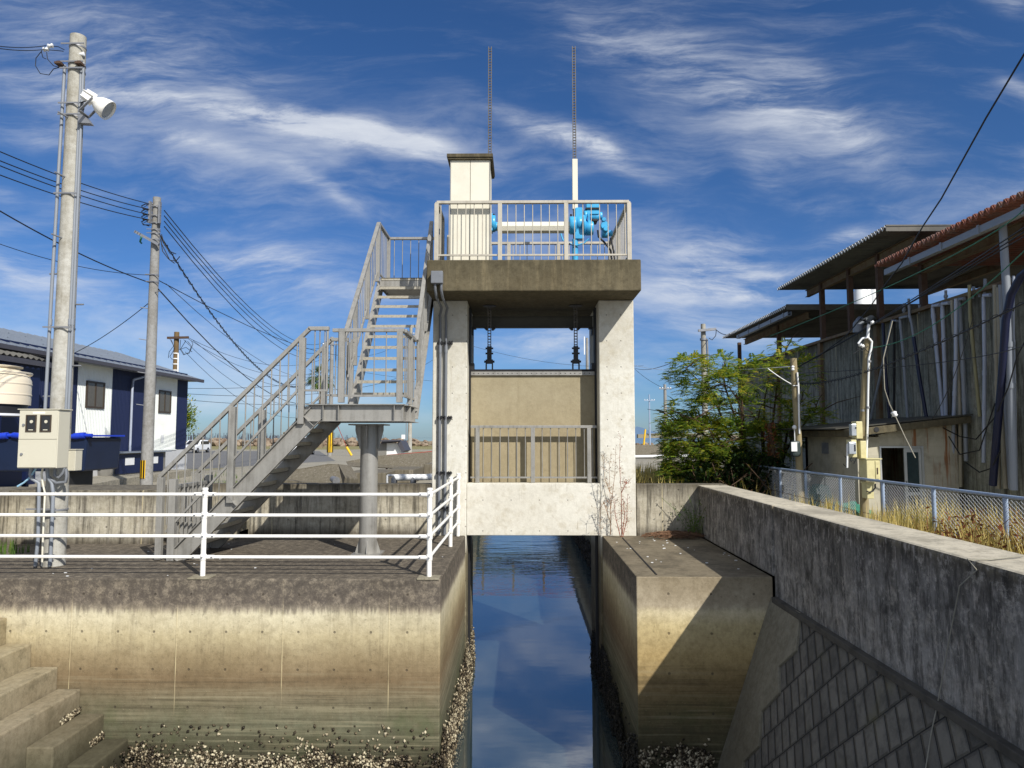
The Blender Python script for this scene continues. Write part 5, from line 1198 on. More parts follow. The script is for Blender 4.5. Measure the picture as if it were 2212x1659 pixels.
dm=HH(880,700).x;dz=dzt-.04
q=MB();q.box(dm,dm+.06,YHf+.02,YHf+.05,.02,dz);q.box(dxr-.09,dxr-.04,YHf+.02,YHf+.05,.02,dz);q.box(dm+.06,dxr-.09,YHf+.02,YHf+.05,dz-.09,dz);q.box(dm+.06,dxr-.09,YHf+.02,YHf+.05,.55,.62);q.box(dm+.06,dxr-.09,YHf+.02,YHf+.05,.02,.1);dd=q.build('sliding_door',M['alu'],hu)
q=MB();q.box(dm+.06,dxr-.09,YHf+.03,YHf+.038,.62,dz-.09);q.box(dm+.06,dxr-.09,YHf+.03,YHf+.038,.1,.55);q.build('door_glass',M['dgl'],dd)
q=MB();q.box(dm+.02,dm+.04,YHf+.0,YHf+.02,.75,.85);q.build('handle',M['darkst'],dd)
q=MB();a=HV(545,610,ya);q.lathe([(.055,0),(.055,.01)],(a.x,ya-.001,a.z),(0,-1,0),14);q.build('round_plate',M['darkst'],hu)
q=MB();p=at(*zp(362,605,3032,1400,1.659),X=x0);q.box(x0-.015,x0,p.y-.18,p.y+.18,p.z-.13,p.z+.13);q.build('vent_grille',M['galvd'],hu)
# tall wooden pole with boxes
YW=14.2
def V(x,y,Y=YW): return at(*zp(x,y,3280,1500,3.19),Y=Y)
pt=at(*zp(645,960,3032,700,1.659),Y=YW);pbm=at(*zp(605,1700,3032,700,1.659),Y=YW)
pk=Vector((pbm.x-.02,YW,0))
wq=empty('wooden_pole',tuple(pk),'tall pale wooden service pole hung with meters and boxes before the block hut','utility pole')
q=MB();pm_=at(*zp(637,1050,3032,700,1.659),Y=YW);q.tube([pk,pbm,pm_],.085,14,r2=.07);q.build('shaft',M['wood'],wq)
q=MB();q.tube([pm_,pt],.03,8);q.build('top_rod',M['palew'],wq)
def P(x,y): return at(*zp(x,y,3032,700,1.659),Y=YW-.1)
q=MB();q.tube([P(575,1085),P(600,1050),P(640,1042),P(665,1070),P(662,1110),P(645,1180),P(640,1400),P(637,1600),P(628,1850)],.022,8);q.build('service_conduit',M['palew'],wq)
q=MB();
for x_,y_ in ((650,1200),(640,1500),(605,1520)): c=P(x_,y_);q.lathe([(.035,-.02),(.035,.02)],c,(0,0,1),8)
q.build('conduit_clip',M['galvd'],wq)
q=MB()
for pts in ([(560,1110),(600,1130),(640,1100)],[(545,1150),(575,1130),(610,1100)],[(620,1060),(580,1070),(565,1100)],[(590,1095),(615,1105),(630,1130),(665,1150)],[(640,940),(690,945),(720,940)]): q.tube([P(x,y) for x,y in pts],.007,5)
q.build('service_wires',M['black'],wq)
q=MB()
for x_,y_ in ((605,1100),(590,1092),(668,945)): c=P(x_,y_);q.lathe([(.02,-.03),(.04,-.02),(.025,0),(.04,.02),(.02,.03)],c,(1,0,.3),8)
q.build('insulator',M['palew'],wq)
def vbox(x0,y0,x1,y1,name,mt,Y0=YW-.32,Y1=YW-.10,label=None,cat=None,bev=.01):
    a=V(x0,y0,Y0);c=V(x1,y1,Y0);q=MB();q.box(a.x,c.x,Y0,Y1,c.z,a.z);return q.build(name,M[mt],None if label else wq,bevel=bev),a,c
o,a,c=vbox(290,508,378,725,'enclosure','boxy',label=1);tag(o,'upper cream enclosure holding a glass meter, on the tall wooden pole','enclosure')
q=MB();m0=V(232,540,YW-.34);m1=V(322,690,YW-.34);q.box(m0.x,a.x-.004,YW-.34,YW-.22,m1.z,m0.z);q.build('glass_meter',M['steelg'],o,bevel=.012)
q=MB();q.box(m0.x+.09,a.x-.03,YW-.352,YW-.341,m1.z+.14,m0.z-.06);q.build('dial_window',M['glassd'],o)
o,a,c=vbox(228,738,305,960,'electricity_meter','boxy',label=1);tag(o,'lower backboard with a dark electricity meter, left side of the tall wooden pole','electricity meter')
q=MB();m0=V(188,768,YW-.36);m1=V(285,920,YW-.36);q.box(m0.x,m1.x,YW-.40,YW-.325,m1.z,m0.z);q.build('meter',M['steelg'],o,bevel=.012)
q=MB();q.box(m0.x+.1,m1.x-.02,YW-.412,YW-.401,m1.z+.06,m0.z-.05);q.build('dial_window',M['glassd'],o)
q=MB();q.tube([V(180,792,YW-.34),V(178,1090,YW-.34)],.018,8);q.build('conduit',M['palew'],o)
q=MB()
for pts in ([(240,955),(215,985),(230,1015),(245,990)],[(175,1080),(140,1060),(130,1040)],[(300,958),(280,1000),(262,1040)],[(165,960),(145,940)]): q.tube([V(x,y,YW-.3) for x,y in pts],.008,5)
q.build('loose_wire',M['black'],o)
o,a,c=vbox(343,752,425,972,'breaker_box','boxy',label=1);tag(o,'plain narrow cream breaker box right of the electricity meter on the wooden pole','breaker box')
o,a,c=vbox(420,985,600,1250,'switch_box','boxy',Y0=YW-.5,Y1=YW-.18,label=1);tag(o,'large pale yellow switch box with a lid, low on the tall wooden pole','switch box')
q=MB();q.box(a.x-.02,c.x+.03,YW-.52,YW-.16,a.z,a.z+.02);q.build('lid',M['boxy'],o)
q=MB();q.box(a.x+.16,c.x-.03,YW-.512,YW-.501,c.z+.03,a.z-.03);q.build('door',M['boxy'],o,bevel=.003)
q=MB();p=V(560,1130,YW-.52);q.box(p.x-.008,p.x+.008,YW-.525,YW-.512,p.z-.06,p.z+.06);q.build('handle',M['rust'],o)
o,a,c=vbox(425,1290,518,1480,'switch_box','boxy',label=1);tag(o,'small yellow box with a looped black cable below the large switch box','switch box')
q=MB();q.tube([V(x,y,YW-.36) for x,y in ((425,1385),(455,1398),(500,1385),(530,1340),(530,1290))],.014,6);q.build('looped_cable',M['black'],o)
q=MB();q.box(a.x-.01,c.x+.02,YW-.34,YW-.08,a.z,a.z+.03);q.build('lid',M['boxy'],o)
q=MB();q.tube([V(350,985,YW-.2),V(345,1240,YW-.2)],.025,8);q.tube([V(388,1060,YW-.2),V(385,1250,YW-.2)],.012,6);q.build('lower_conduit',M['wood'],wq)
# small white insulator on guy line
ins=ZG(812,1545,9.0);pt0=at(*V(770,390,13).to_tuple()[:0] or zp(812,1543,3032,700,1.659),Y=13.6)
q=MB();q.lathe([(.03,-.05),(.055,-.03),(.04,0),(.055,.03),(.03,.05)],pt0,(.4,0,-1),12);o=tag(q.build('strain_insulator',M['palew']),'round white strain insulator hanging in front of the hut roof','insulator')
q=MB();q.tube([pt0,at(*zp(780,1480,3032,700,1.659),Y=13.6),at(*zp(748,1380,3032,700,1.659),Y=13.6),at(*zp(740,1180,3032,700,1.659),Y=13.8),at(*zp(800,935,3032,700,1.659),Y=14)],.009,6);q.tube([pt0,at(*zp(880,1690,3032,700,1.659),Y=13.4),at(*zp(950,1830,3032,700,1.659),Y=13.2)],.009,6);q.build('guy_line',M['rope'],o)
# small wooden pole
YS=16.6
def T(x,y,Y=YS): return at(*ZT(x,y),Y=Y)
a=T(1293,645);c=T(1330,1240);b0_=Vector((c.x+.03,YS,0))
ws=empty('wooden_pole',tuple(b0_),'short leaning wooden pole with a white conduit beside the tree','utility pole')
q=MB();q.tube([b0_,c,a],.085,12,r2=.075);q.build('shaft',M['wood'],ws)
q=MB();q.tube([T(1325,760,YS-.1),T(1335,870,YS-.1),T(1343,1260,YS-.1)],.022,8);q.tube([T(1290,868,YS-.1),T(1335,868,YS-.1)],.012,6);q.build('conduit',M['palew'],ws)
q=MB()
for dy_ in (0,20): q.lathe([(.02,-.03),(.04,0),(.02,.03)],T(1290,715+dy_,YS-.12),(1,0,0),8)
q.build('insulator',M['palew'],ws)
q=MB();p=T(1302,1208,YS-.2);q.lathe([(.02,0),(.05,.03),(.05,.06),(.02,.1)],(p.x,p.y,p.z-.05),(0,0,1),10);q.tube([(p.x,p.y,p.z-.05),(p.x,p.y,p.z-.5)],.012,6);q.build('lamp_socket',M['palew'],ws)
q=MB();a=T(1285,1318,YS-.3);c=T(1362,1448,YS-.3);q.box(a.x,c.x,YS-.3,YS-.1,c.z,a.z);o=tag(q.build('meter_box',M['teal2'],bevel=.05),'rounded dark grey-green meter box below the short wooden pole','meter box')
q=MB();q.box(a.x-.03,a.x+.1,YS-.32,YS-.301,c.z+.12,a.z-.03);q.build('cover_window',M['palew'],o)
# wires on the right
wire(at(1371,789,Y=55),T(1285,712,YS),.25,'pale twin wire running from the right pillar to the short wooden pole',.012,'palew')
wire(at(1371,795,Y=75),at(*ZT(350,660),Y=34),.3,'dark wire rising from behind the right pillar to the brownish concrete pole',.02)
wire(at(1371,797,Y=80),at(*ZT(240,890),Y=72),.2,'thin far wire reaching the distant grey pole right of the tower',.02)
wire(T(1085,728,YS),T(1290,862,YS),.02,'short white stay wire slanting to the short wooden pole',.012,'palew')
wire(at(*ZT(660,408),Y=35.8),at(*ZT(775,450),Y=30),.1,'short dark service wire from the concrete pole toward the far roof',.018)
def GR(x,y,Y): return at(*zp(x,y,3032,700,1.659),Y=Y)
wl=[((0,1035,20),(1010,600,12.5),(1700,140,9),'greenish wire rising through the tree and across the roofs to the upper right','teal',.008),
((170,1240,YS),(660,960,YW),(1700,300,9),'dark wire, highest of the bundle from the short pole to the right edge','black',.010),
((170,1245,YS),(690,950,YW),(1700,330,9),'dark wire, second of the bundle from the short pole to the right edge','black',.010),
((180,1240,YS),(700,945,YW),(1700,360,9),'dark wire, lowest of the bundle from the short pole to the right edge','black',.009),
((660,1110,YW),(1050,970,12),(1700,440,9),'green wire from the tall wooden pole climbing to the right edge','teal',.008),
((200,1345,17),(640,1265,14),(1700,800,9),'knotted dark wire with spirals crossing the tank wall','black',.012),
((220,1275,17),(1040,1215,12),(1700,1080,9),'thin lower wire crossing the tank wall almost level','black',.007),
((1060,1575,11),(1200,1300,10.5),(1330,900,10),'thin dark wire slanting up between the pale pipes','black',.006)]
for a,b_,c,lb,mt,r in wl:
    A_1,B_1,C_1=GR(*a),GR(*b_),GR(*c);pts=[]
    for i in range(21):
        t_=i/20;L1=(1-t_)*(1-2*t_);L2=4*t_*(1-t_);L3=t_*(2*t_-1);pts.append(A_1*L1+B_1*L2+C_1*L3)
    q=MB();q.tube(pts,r,5,cap=False)
    if 'knotted' in lb: q.tube(spiral(pts,.01,40,.035),.006,4,cap=False)
    tag(q.build('overhead_cable',M[mt]),lb,'cable')
q=MB();q.tube([at(2260,38,Y=7.8),at(2212,118,Y=8.1),at(2130,255,Y=8.8),GR(1120,135,10.3),GR(1000,315,11.5),GR(860,560,12.8),GR(740,715,13.6),GR(650,850,14),GR(500,1030,15),GR(300,1180,16)],.012,5)
tag(q.build('overhead_cable',M['black']),'long dark cable dropping from the upper right sky across the roofs','cable')
for i,pts in enumerate(([(60,1055),(330,1140),(520,1160),(740,1000),(900,780),(1000,560),(1300,200),(1400,60)],[(200,1140),(330,1270),(560,1240),(740,900)],[(400,1330),(560,1400),(700,1370),(800,1250)])):
    q=MB();pp=[ZI(180+(x-60)*.55,1100+(y-1055)*.9 if False else y,9.0) for x,y in pts]
    q=MB();q.tube([at(*zp(200+x*.62,y+ (0),3560,1100,1.843),X=9.1) for x,y in pts],.013,6);tag(q.build('hanging_cable',M['black']),['long slack','middle slack','lowest slack'][i]+' black cable looping in front of the leaning pipes','cable')
# chain link fence
XF=6.0
fpx=[1567,1624,1685,1740,1814,1905,2014,2168]
fy=[at(x,1010,X=XF).y for x in fpx]
ztf=at(1905,1041,X=XF).z+.01
fe=empty('chain_link_fence',(XF,11,0),'galvanised chain link fence with blue-grey posts along the right parapet wall','fence')
fy.append(fy[-1]-1.6);fy.append(fy[-2]-3.2)
for y_ in fy:
    q=MB();q.tube([(XF,y_,-.05),(XF,y_,ztf-.02)],.03,10);q.build('post',M['fencep'],fe)
for i in range(len(fy)-1):
    q=MB();q.tube([(XF,fy[i],ztf),(XF,fy[i+1],ztf)],.024,8);q.build('top_rail',M['fencep'],fe)
    if i in (4,): segs=[(fy[i+1]+(fy[i]-fy[i+1])*.62,fy[i])]
    else: segs=[(fy[i+1],fy[i])]
    q=MB();cw=.085;hh=.029
    for y0_,y1_ in segs:
        y=y0_+.03;ph_=1
        while y<y1_-.03:
            z=.1;s=ph_;ph_=-ph_;pts=[]
            while z<ztf-.02: pts.append((XF+.003*s,y+s*cw/4*1.05,z));z+=hh;s=-s
            q.tube(pts,.0036,3,cap=False);y+=cw/2
    q.build('wire_mesh',M['wire'],fe)
for z_ in (.18,.5):
    q=MB();q.tube([(XF-.03,fy[0],z_+.1),(XF-.03,fy[4],z_),(XF-.04,fy[6],z_-.03),(XF-.03,fy[-1],z_+.04)],.005,4);q.build('tie_wire',M['rust'],fe)
# another low mesh fence part by green net (further back) + piles
def blades(q,n,fx,h0,h1,wd=.012,lean=.35):
    for i in range(n):
        x,y,z=fx();h=random.uniform(h0,h1);a=random.uniform(0,6.28);l=h*random.uniform(.05,lean);d=Vector((math.cos(a),math.sin(a),0));s=Vector((-d.y,d.x,0))*wd
        p=Vector((x,y,z));m_=p+d*l*.4+Vector((0,0,h*.6));e=p+d*l+Vector((0,0,h))
        q.add([p-s,p+s,m_+s*.7,m_-s*.7,e],[(0,1,2,3),(3,2,4)])
q=MB()
def dens(x,y): return mn.noise(Vector((x*1.1,y*.9,0)))
def fxy(x0,x1,y0,y1,th=-.1):
    def f():
        while True:
            x=random.uniform(x0,x1);y=random.uniform(y0,y1)
            if dens(x,y)>th: return x,y,0
    return f
blades(q,5200,fxy(4.8,7.4,6.5,13),.35,.85)
blades(q,900,fxy(5.6,8.5,8,12),.4,.75,.008)
tag(q.build('dry_grass',M['straw'],base=(6,9,0)),'dry yellow grass growing along the chain link fence behind the parapet','grass',kind='stuff')
def weeds(q,n,fx,h0,h1,leaf=.05,dense=12):
    for i in range(n):
        x,y,z=fx();h=random.uniform(h0,h1);a=random.uniform(0,6.28);l=h*random.uniform(.2,.8);d=Vector((math.cos(a),math.sin(a),0));p=Vector((x,y,z));e=p+d*l+Vector((0,0,h));m_=p.lerp(e,.5)+Vector((0,0,h*.15))
        q.tube([p,m_,e],.004,3,cap=False)
        for k in range(dense):
            f=random.uniform(.15,1);c=p.lerp(e,f)+Vector((random.gauss(0,.05),random.gauss(0,.05),random.gauss(0,.05)));u_=Vector((random.gauss(0,1),random.gauss(0,1),random.gauss(0,.6))).normalized()*leaf*random.uniform(.5,1.2);w_=u_.cross(Vector((random.random(),random.random(),1))).normalized()*leaf*.4
            q.quad(c-u_,c+w_,c+u_,c-w_)
q=MB();weeds(q,420,fxy(5.4,7.9,6.0,10.2,-.3),.3,.85,.05,14);tag(q.build('red_brown_weeds',M['redweed'],base=(6,8,0)),'tangle of red and brown dried weeds behind the near fence posts','weeds',kind='stuff')
q=MB();weeds(q,130,fxy(4.4,5.6,5.2,7.2,-.9),.25,.75,.06,18);tag(q.build('green_weeds',M['green'],base=(5,6,0)),'green leafy weeds at the right edge behind the parapet','weeds',kind='stuff')
q=MB();blades(q,2600,fxy(2.8,7,17,30,-.25),.3,.9,.02);blades(q,500,fxy(2.7,4.5,14.2,18,0),.15,.5,.014);tag(q.build('dry_grass',M['straw'],base=(5,22,0)),'dry grass on the bank between the gate tower and the tree','grass',kind='stuff')
q=MB();weeds(q,200,fxy(2.9,5.4,16,21,-.3),.2,.7,.06,10);tag(q.build('brown_scrub',M['twig'],base=(4,18,0)),'low brown scrub on the bank below the tree left side','scrub',kind='stuff')
q=MB()
def fl_(): 
    a=random.choice([(-13,-11.9,17.5,22),(-11,-9,24.2,26),(-14,-8,28,34)]);return random.uniform(a[0],a[1]),random.uniform(a[2],a[3]),0.3 if a[0]>-10 else 0
blades(q,420,fl_,.12,.4,.015);tag(q.build('green_grass',M['green'],base=(-9,25,0)),'patchy green grass on the gravel behind the flood wall','grass',kind='stuff')
# bank wall + white pipe right of tower
bank([(*ZT(-150,1352),1),(*ZT(500,1348),1),(*ZT(500,1440),0),(*ZT(-150,1442),0)],60,61,'concrete_bank','low sloping concrete bank with rocks behind, right of the tower')
q=MB();q.tube([at(*ZT(-150,1450),Y=46),at(*ZT(460,1440),Y=46)],.09,8);tag(q.build('white_pipe',M['palew']),'long white pipe lying along the bank right of the tower','pipe')
# net heap and debris under tree
def heap(c,sx,sy,sz,mat,name,label,cat,seed=0,n=3):
    import bmesh
    b=bmesh.new();bmesh.ops.create_icosphere(b,subdivisions=4,radius=1)
    for v_ in b.verts:
        k=mn.fractal(v_.co*1.8+Vector((seed,0,0)),.8,2.,5);v_.co*=1+.35*k;v_.co.z=max(v_.co.z,-.2);v_.co=Vector((v_.co.x*sx,v_.co.y*sy,v_.co.z*sz))
    me=bpy.data.meshes.new(name);b.to_mesh(me);b.free();me.materials.append(mat);o=bpy.data.objects.new(name,me);COL.objects.link(o);o.location=c
    for p in me.polygons:p.use_smooth=True
    return tag(o,label,cat)
heap((7.6,17.6,.15),1.0,1.0,.55,M['teal'],'net_heap','large heap of green fishing net behind the fence under the tree','net',1)
heap((6.75,14.9,.1),.35,.6,.35,M['teal'],'net_heap','small heap of green net near the fence and short wooden pole','net',5)
for i in range(10):
    x=random.uniform(6.8,8.2);y=random.uniform(10.2,13.2) if i<6 else random.uniform(17.5,19.5)
    if i<6:x=random.uniform(7.6,9.0)
    o=heap((x,y,.15),.12,.16,.12,M['palew'],'float_buoy','white plastic scrap lying on the ground among the weeds at right' if i<6 else 'white scrap lying below the tree near the net heap','scrap',i*3.3);o['group']='white scraps among the weeds' if i<6 else 'white scraps under the tree'
    o.name='plastic_scrap'
# ---------- the tree
random.seed(11)
tree=empty('ash_like_tree',(6.4,19.5,0),'broad leafy green tree with some yellow leaves left of the tank building','tree')
tree.name='leafy_tree'
YTR=19.5
def tp(x,y,dy=0): return at(x,y,Y=YTR+dy)
def limb(q,pts,r0,r1): q.tube(pts,r0,7,r2=r1)
base=[Vector((6.35,19.5,0)),Vector((6.75,19.6,0)),Vector((6.1,19.3,0))]
ends_=[(1480,795,-.6),(1500,905,-1),(1560,785,.2),(1610,790,0),(1700,745,.4),(1660,820,.6),(1740,860,.5),(1445,905,-.4),(1460,960,-1.1),(1590,850,-1),(1540,960,-1.2),(1710,960,.2),(1770,880,1.0),(1630,900,-.5)]
q=MB();tips=[]
for i,(x,y,dy) in enumerate(ends_):
    e=tp(x,y,dy);b_=base[0] if x<1560 else base[1] if x>1620 else base[2]
    m1=b_.lerp(e,.35)+Vector((random.uniform(-.1,.1),random.uniform(-.2,.2),.5));m2=b_.lerp(e,.7)+Vector((random.uniform(-.15,.15),random.uniform(-.2,.2),.45))
    limb(q,[b_,m1,m2,e],.05,.008);tips.append((m1,m2,e))
    for k in range(5):
        s=m1.lerp(m2,random.random()) if k<2 else m2.lerp(e,random.random());f=s+Vector((random.gauss(0,.55),random.gauss(0,.5),random.uniform(.0,.6)));limb(q,[s,s.lerp(f,.5)+Vector((0,0,.1)),f],.02,.005)
q.build('trunk',M['bark'],tree)
# crown clumps traced as blobs in depth
blobs=[(1490,775,48,26),(1460,800,26,16),(1545,775,50,28),(1600,790,45,28),(1660,770,45,24),(1700,735,40,16),(1500,830,42,30),(1560,820,60,45),(1625,800,60,45),(1690,800,50,45),(1740,790,35,40),(1475,865,32,22),(1530,880,60,40),(1600,880,60,45),(1670,880,55,45),(1730,870,50,40),(1770,890,32,25),
(1450,905,38,20),(1440,945,26,26),(1470,945,45,38),(1520,945,55,42),(1580,950,50,40),(1500,990,60,35),(1450,985,32,28),(1560,1000,50,35),(1480,1025,60,25),(1530,1030,55,22),(1640,960,40,40),(1610,1020,30,24),(1700,950,40,30),(1440,1015,20,15),(1430,925,14,10),(1655,1010,30,25)]
q=MB();LQ=[]
def frond(p,d,L):
    d=d.normalized();s=d.cross(Vector((0,0,1)));
    if s.length<.05: s=Vector((1,0,0))
    s.normalize();n_=7
    for i in range(n_):
        f=(i+.6)/n_;c=p+d*L*f+Vector((0,0,-.28*L*f*f));lw=L*.34*(1-.35*f)*random.uniform(.8,1.15)
        for sg in (-1,1):
            e=c+(s*sg+d*.45).normalized()*lw+Vector((0,0,-lw*.3));w_=d*lw*.23;m_=c.lerp(e,.5)
            LQ.append((c,m_+w_,e,m_-w_))
for x,y,rx,ry in blobs:
    if y<900: y+=12;rx*=.82;ry*=.72
    if x<1500 and y>880: x+=12
    nf=int(rx*ry*(.17 if (x>1580 and y<900) else .36))
    for i in range(nf):
        a=random.uniform(0,6.28);rr=math.sqrt(random.random());dy=random.gauss(0,.75)*(rx/50)
        if random.random()<.5: rr=random.uniform(.6,1.05)
        p=tp(x+math.cos(a)*rx*rr,y+math.sin(a)*ry*rr,dy+random.uniform(-.2,.2))
        if mn.noise(p*1.9)<-.08 and random.random()<.85: continue
        if p.z<.08: p.z=.08
        ctr=tp(x,y,0);d=(p-ctr)*.8+Vector((random.gauss(0,.35),random.gauss(0,.45),random.uniform(-.1,.25)))
        if d.length<.05:d=Vector((1,0,0))
        frond(p,d,random.uniform(.2,.34))
for L in LQ: q.quad(*L)
q.build('crown',M['leaf'],tree)
# dark shrub at the tree foot
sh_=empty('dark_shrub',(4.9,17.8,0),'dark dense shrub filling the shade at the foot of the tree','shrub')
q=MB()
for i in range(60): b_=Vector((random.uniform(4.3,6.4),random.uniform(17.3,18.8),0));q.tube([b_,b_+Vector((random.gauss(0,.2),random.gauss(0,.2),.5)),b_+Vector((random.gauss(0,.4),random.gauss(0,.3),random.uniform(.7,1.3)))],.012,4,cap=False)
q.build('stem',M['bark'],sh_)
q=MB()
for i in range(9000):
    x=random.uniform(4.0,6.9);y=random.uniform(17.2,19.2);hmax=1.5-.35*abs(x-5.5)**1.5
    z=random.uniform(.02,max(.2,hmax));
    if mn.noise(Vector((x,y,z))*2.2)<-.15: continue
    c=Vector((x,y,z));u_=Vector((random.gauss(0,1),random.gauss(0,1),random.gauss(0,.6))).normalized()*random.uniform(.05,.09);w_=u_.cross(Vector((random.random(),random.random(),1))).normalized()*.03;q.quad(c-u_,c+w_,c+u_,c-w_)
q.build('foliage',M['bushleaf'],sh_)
# ivy-covered dead trunk near the short pole
q=MB();a=T(1095,1180,18.);c=T(1160,1600,18.);c.z=0
q.tube([c,a.lerp(c,.5)+Vector((.03,0,0)),a],.11,8,r2=.05);o=tag(q.build('dead_trunk',M['bark']),'dead trunk wrapped in brown leaves left of the hut','dead tree')
q=MB()
for i in range(700):
    f=random.random();p=c.lerp(a,f)+Vector((random.gauss(0,.07),random.gauss(0,.07),random.gauss(0,.04)));u_=Vector((random.gauss(0,1),random.gauss(0,1),random.gauss(0,1))).normalized()*.05;w_=u_.cross(Vector((.3,.2,1))).normalized()*.025;q.quad(p-u_,p+w_,p+u_,p-w_)
q.build('dead_leaves',M['redweed'],o)
# small tree behind the blue building corner
q=MB();ps=empty('small_tree',(-18.2,40,0),'bit of green pine-like foliage peeking out behind the blue building corner','tree')
q.tube([(-19.5,40,0),(-19.3,40,2),(-18.9,40,3.2)],.06,6);q.build('trunk',M['bark'],ps);q=MB()
for i in range(900):
    a=random.uniform(0,6.28);p=Vector((-18.8+random.gauss(0,.2),40+random.gauss(0,.4),2.9+random.gauss(0,.45)));u_=Vector((random.gauss(0,1),random.gauss(0,1),random.gauss(0,1))).normalized()*.11;w_=u_.cross(Vector((.3,.2,1))).normalized()*.035;q.quad(p-u_,p+w_,p+u_,p-w_)
q.build('crown',M['leaf'],ps)
# ---------- weeds on the quay block
def stalk(px_list,r,mat,Y0,nleaf,lab,leafmat,name='tall_weed'):
    o=None;q=MB();lv=MB()
    for pts in px_list:
        pp=[at(x,y,Y=Y0+random.uniform(-.05,.05)) for x,y in pts];
        if pp[0].z<.0: pp[0].z=0
        q.tube(pp,r,5,r2=r*.3,cap=False)
        for k in range(nleaf):
            f=random.uniform(.12,1)*(len(pp)-1);i=min(int(f),len(pp)-2);p=pp[i].lerp(pp[i+1],f-i)
            e=p+Vector((random.gauss(0,.05),random.gauss(0,.03),random.uniform(0,.07)));q.tube([p,e],.0018,3,cap=False)
            for kk in range(2):
                c=e+Vector((random.gauss(0,.012),random.gauss(0,.01),random.gauss(0,.012)));u_=Vector((random.gauss(0,1),random.gauss(0,1),random.gauss(0,1))).normalized()*.016;w_=u_.cross(Vector((.2,.4,1))).normalized()*.007;lv.quad(c-u_,c+w_,c+u_,c-w_)
    o=q.build(name,mat);tag(o,lab,'weed');lv.build('foliage',leafmat,o);return o
def ZW(x,y): return zp(x,y,1600,1700,1.3825)
stalk([[ZW(1112,560),ZW(1112,450),ZW(1108,330),ZW(1104,200),ZW(1115,110)],[ZW(1112,500),ZW(1075,380),ZW(1055,420),ZW(1052,560)],[ZW(1108,330),ZW(1080,250),ZW(1068,130)],[ZW(1112,420),ZW(1135,230),ZW(1140,80)]],.006,M['deadstalk'],12.95,26,'pale dried weed stalks growing against the right tower pillar',M['deadstalk'])
stalk([[ZW(1172,572),ZW(1172,450),ZW(1170,330),ZW(1160,180),ZW(1165,20)],[ZW(1165,572),ZW(1140,470),ZW(1130,380)],[ZW(1178,572),ZW(1200,480),ZW(1205,340)],[ZW(1172,330),ZW(1190,290),ZW(1215,268)],[ZW(1175,560),ZW(1188,460),ZW(1180,360)]],.008,M['redstalk'],12.9,30,'taller weed with reddish stems rooted in the seam at the pillar foot',M['deadstalk'])
q=MB()
for i in range(90):
    c=Vector((random.uniform(2.35,3.1),random.uniform(12.7,13.15),.02+random.random()*.06));a=random.uniform(-.5,.5)+math.pi*(random.random()<.3);d=Vector((math.cos(a),math.sin(a)*.5,random.uniform(-.05,.15)))*random.uniform(.1,.3);q.tube([c-d,c+Vector((0,0,.04)),c+d],.005,4,cap=False)
tag(q.build('dead_branches',M['twig'],base=(2.7,12.9,0)),'pile of dead brown branches in the corner of the right quay block','branches',kind='stuff')
q=MB();weeds(q,16,lambda:(random.uniform(3.05,3.2),random.uniform(12.85,13.15),.05),.35,.75,.03,18);tag(q.build('corner_vine',M['green'],base=(3.1,13,0)),'small green vine in the corner where the parapet meets the short wall','vine')
q=MB();blades(q,150,lambda:(random.uniform(-9,-7.7),random.uniform(10.9,11.25),0),.08,.26,.009);tag(q.build('grass_tuft',M['green'],base=(-8,11,0)),'green grass tuft at the foot of the wall at the far left','grass',kind='stuff')
q=MB()
for i in range(45):
    x,y=random.choice([(random.uniform(-6.5,-1.1),random.uniform(9.3,13)),(random.uniform(1.6,3.2),random.uniform(9.6,13))]);s=random.uniform(.004,.011);q.box(x-s*1.6,x+s*1.6,y-s,y+s,.001,.001+s*.8)
tag(q.build('shell_scraps',M['palew'],base=(-2,11,0)),'scattered white shell scraps on the quay tops','shell scraps',kind='stuff')
# ---------- mussels
def shells(q,n,f,smin=.011,smax=.030):
    for i in range(n):
        r_=f()
        if r_ is None: continue
        p,nr=r_;p=Vector(p);nr=Vector(nr);a=Vector((random.gauss(0,1),random.gauss(0,1),random.gauss(0,1)));a=(a-nr*a.dot(nr)*.6).normalized();s=random.uniform(smin,smax)
        b_=nr.cross(a).normalized();c_=a.cross(b_).normalized()
        vs=[p+a*s*1.25,p+b_*s*.75+a*s*.2,p-a*s*.85,p-b_*s*.75+a*s*.2,p+c_*s*.5,p-c_*s*.5]
        q.add(vs,[(0,1,4),(1,2,4),(2,3,4),(3,0,4),(1,0,5),(2,1,5),(3,2,5),(0,3,5)],True)
def crust(axis,plane,lo,hi,sgn,ztop,thick,clump=3.):
    def f():
        u_=random.uniform(lo,hi);z=-2.7+random.random()**1.0*(ztop+2.7)
        fz=(z+2.7)/(ztop+2.7);edge=.72+.5*mn.noise(Vector((u_*1.3,plane,0)))
        if fz>edge and random.random()<min(.97,(fz-edge)*3.2+.55): return None
        if mn.noise(Vector((u_*clump,z*clump,plane)))<-.05-.3*(1-fz) and random.random()<.8: return None
        off=random.random()*thick*(1-fz*.8)*(1+.8*mn.noise(Vector((u_*4,z*4,3))))
        p=(u_,plane+sgn*off,z) if axis=='X' else (plane+sgn*off,u_,z)
        return p,((0,sgn,0) if axis=='X' else (sgn,0,0))
    return f
q=MB();shells(q,9000,crust('X',9.19,-5.0,-1.02,-1,-1.98,.05));shells(q,160,lambda:((random.uniform(-4.9,-1.1),9.19,random.uniform(-2.1,-1.8)),(0,-1,0)))
tag(q.build('mussel_crust',M['shell'],base=(-3,9.1,-2.66)),'pale and dark mussels crusting the foot of the left quay face','mussels',kind='stuff')
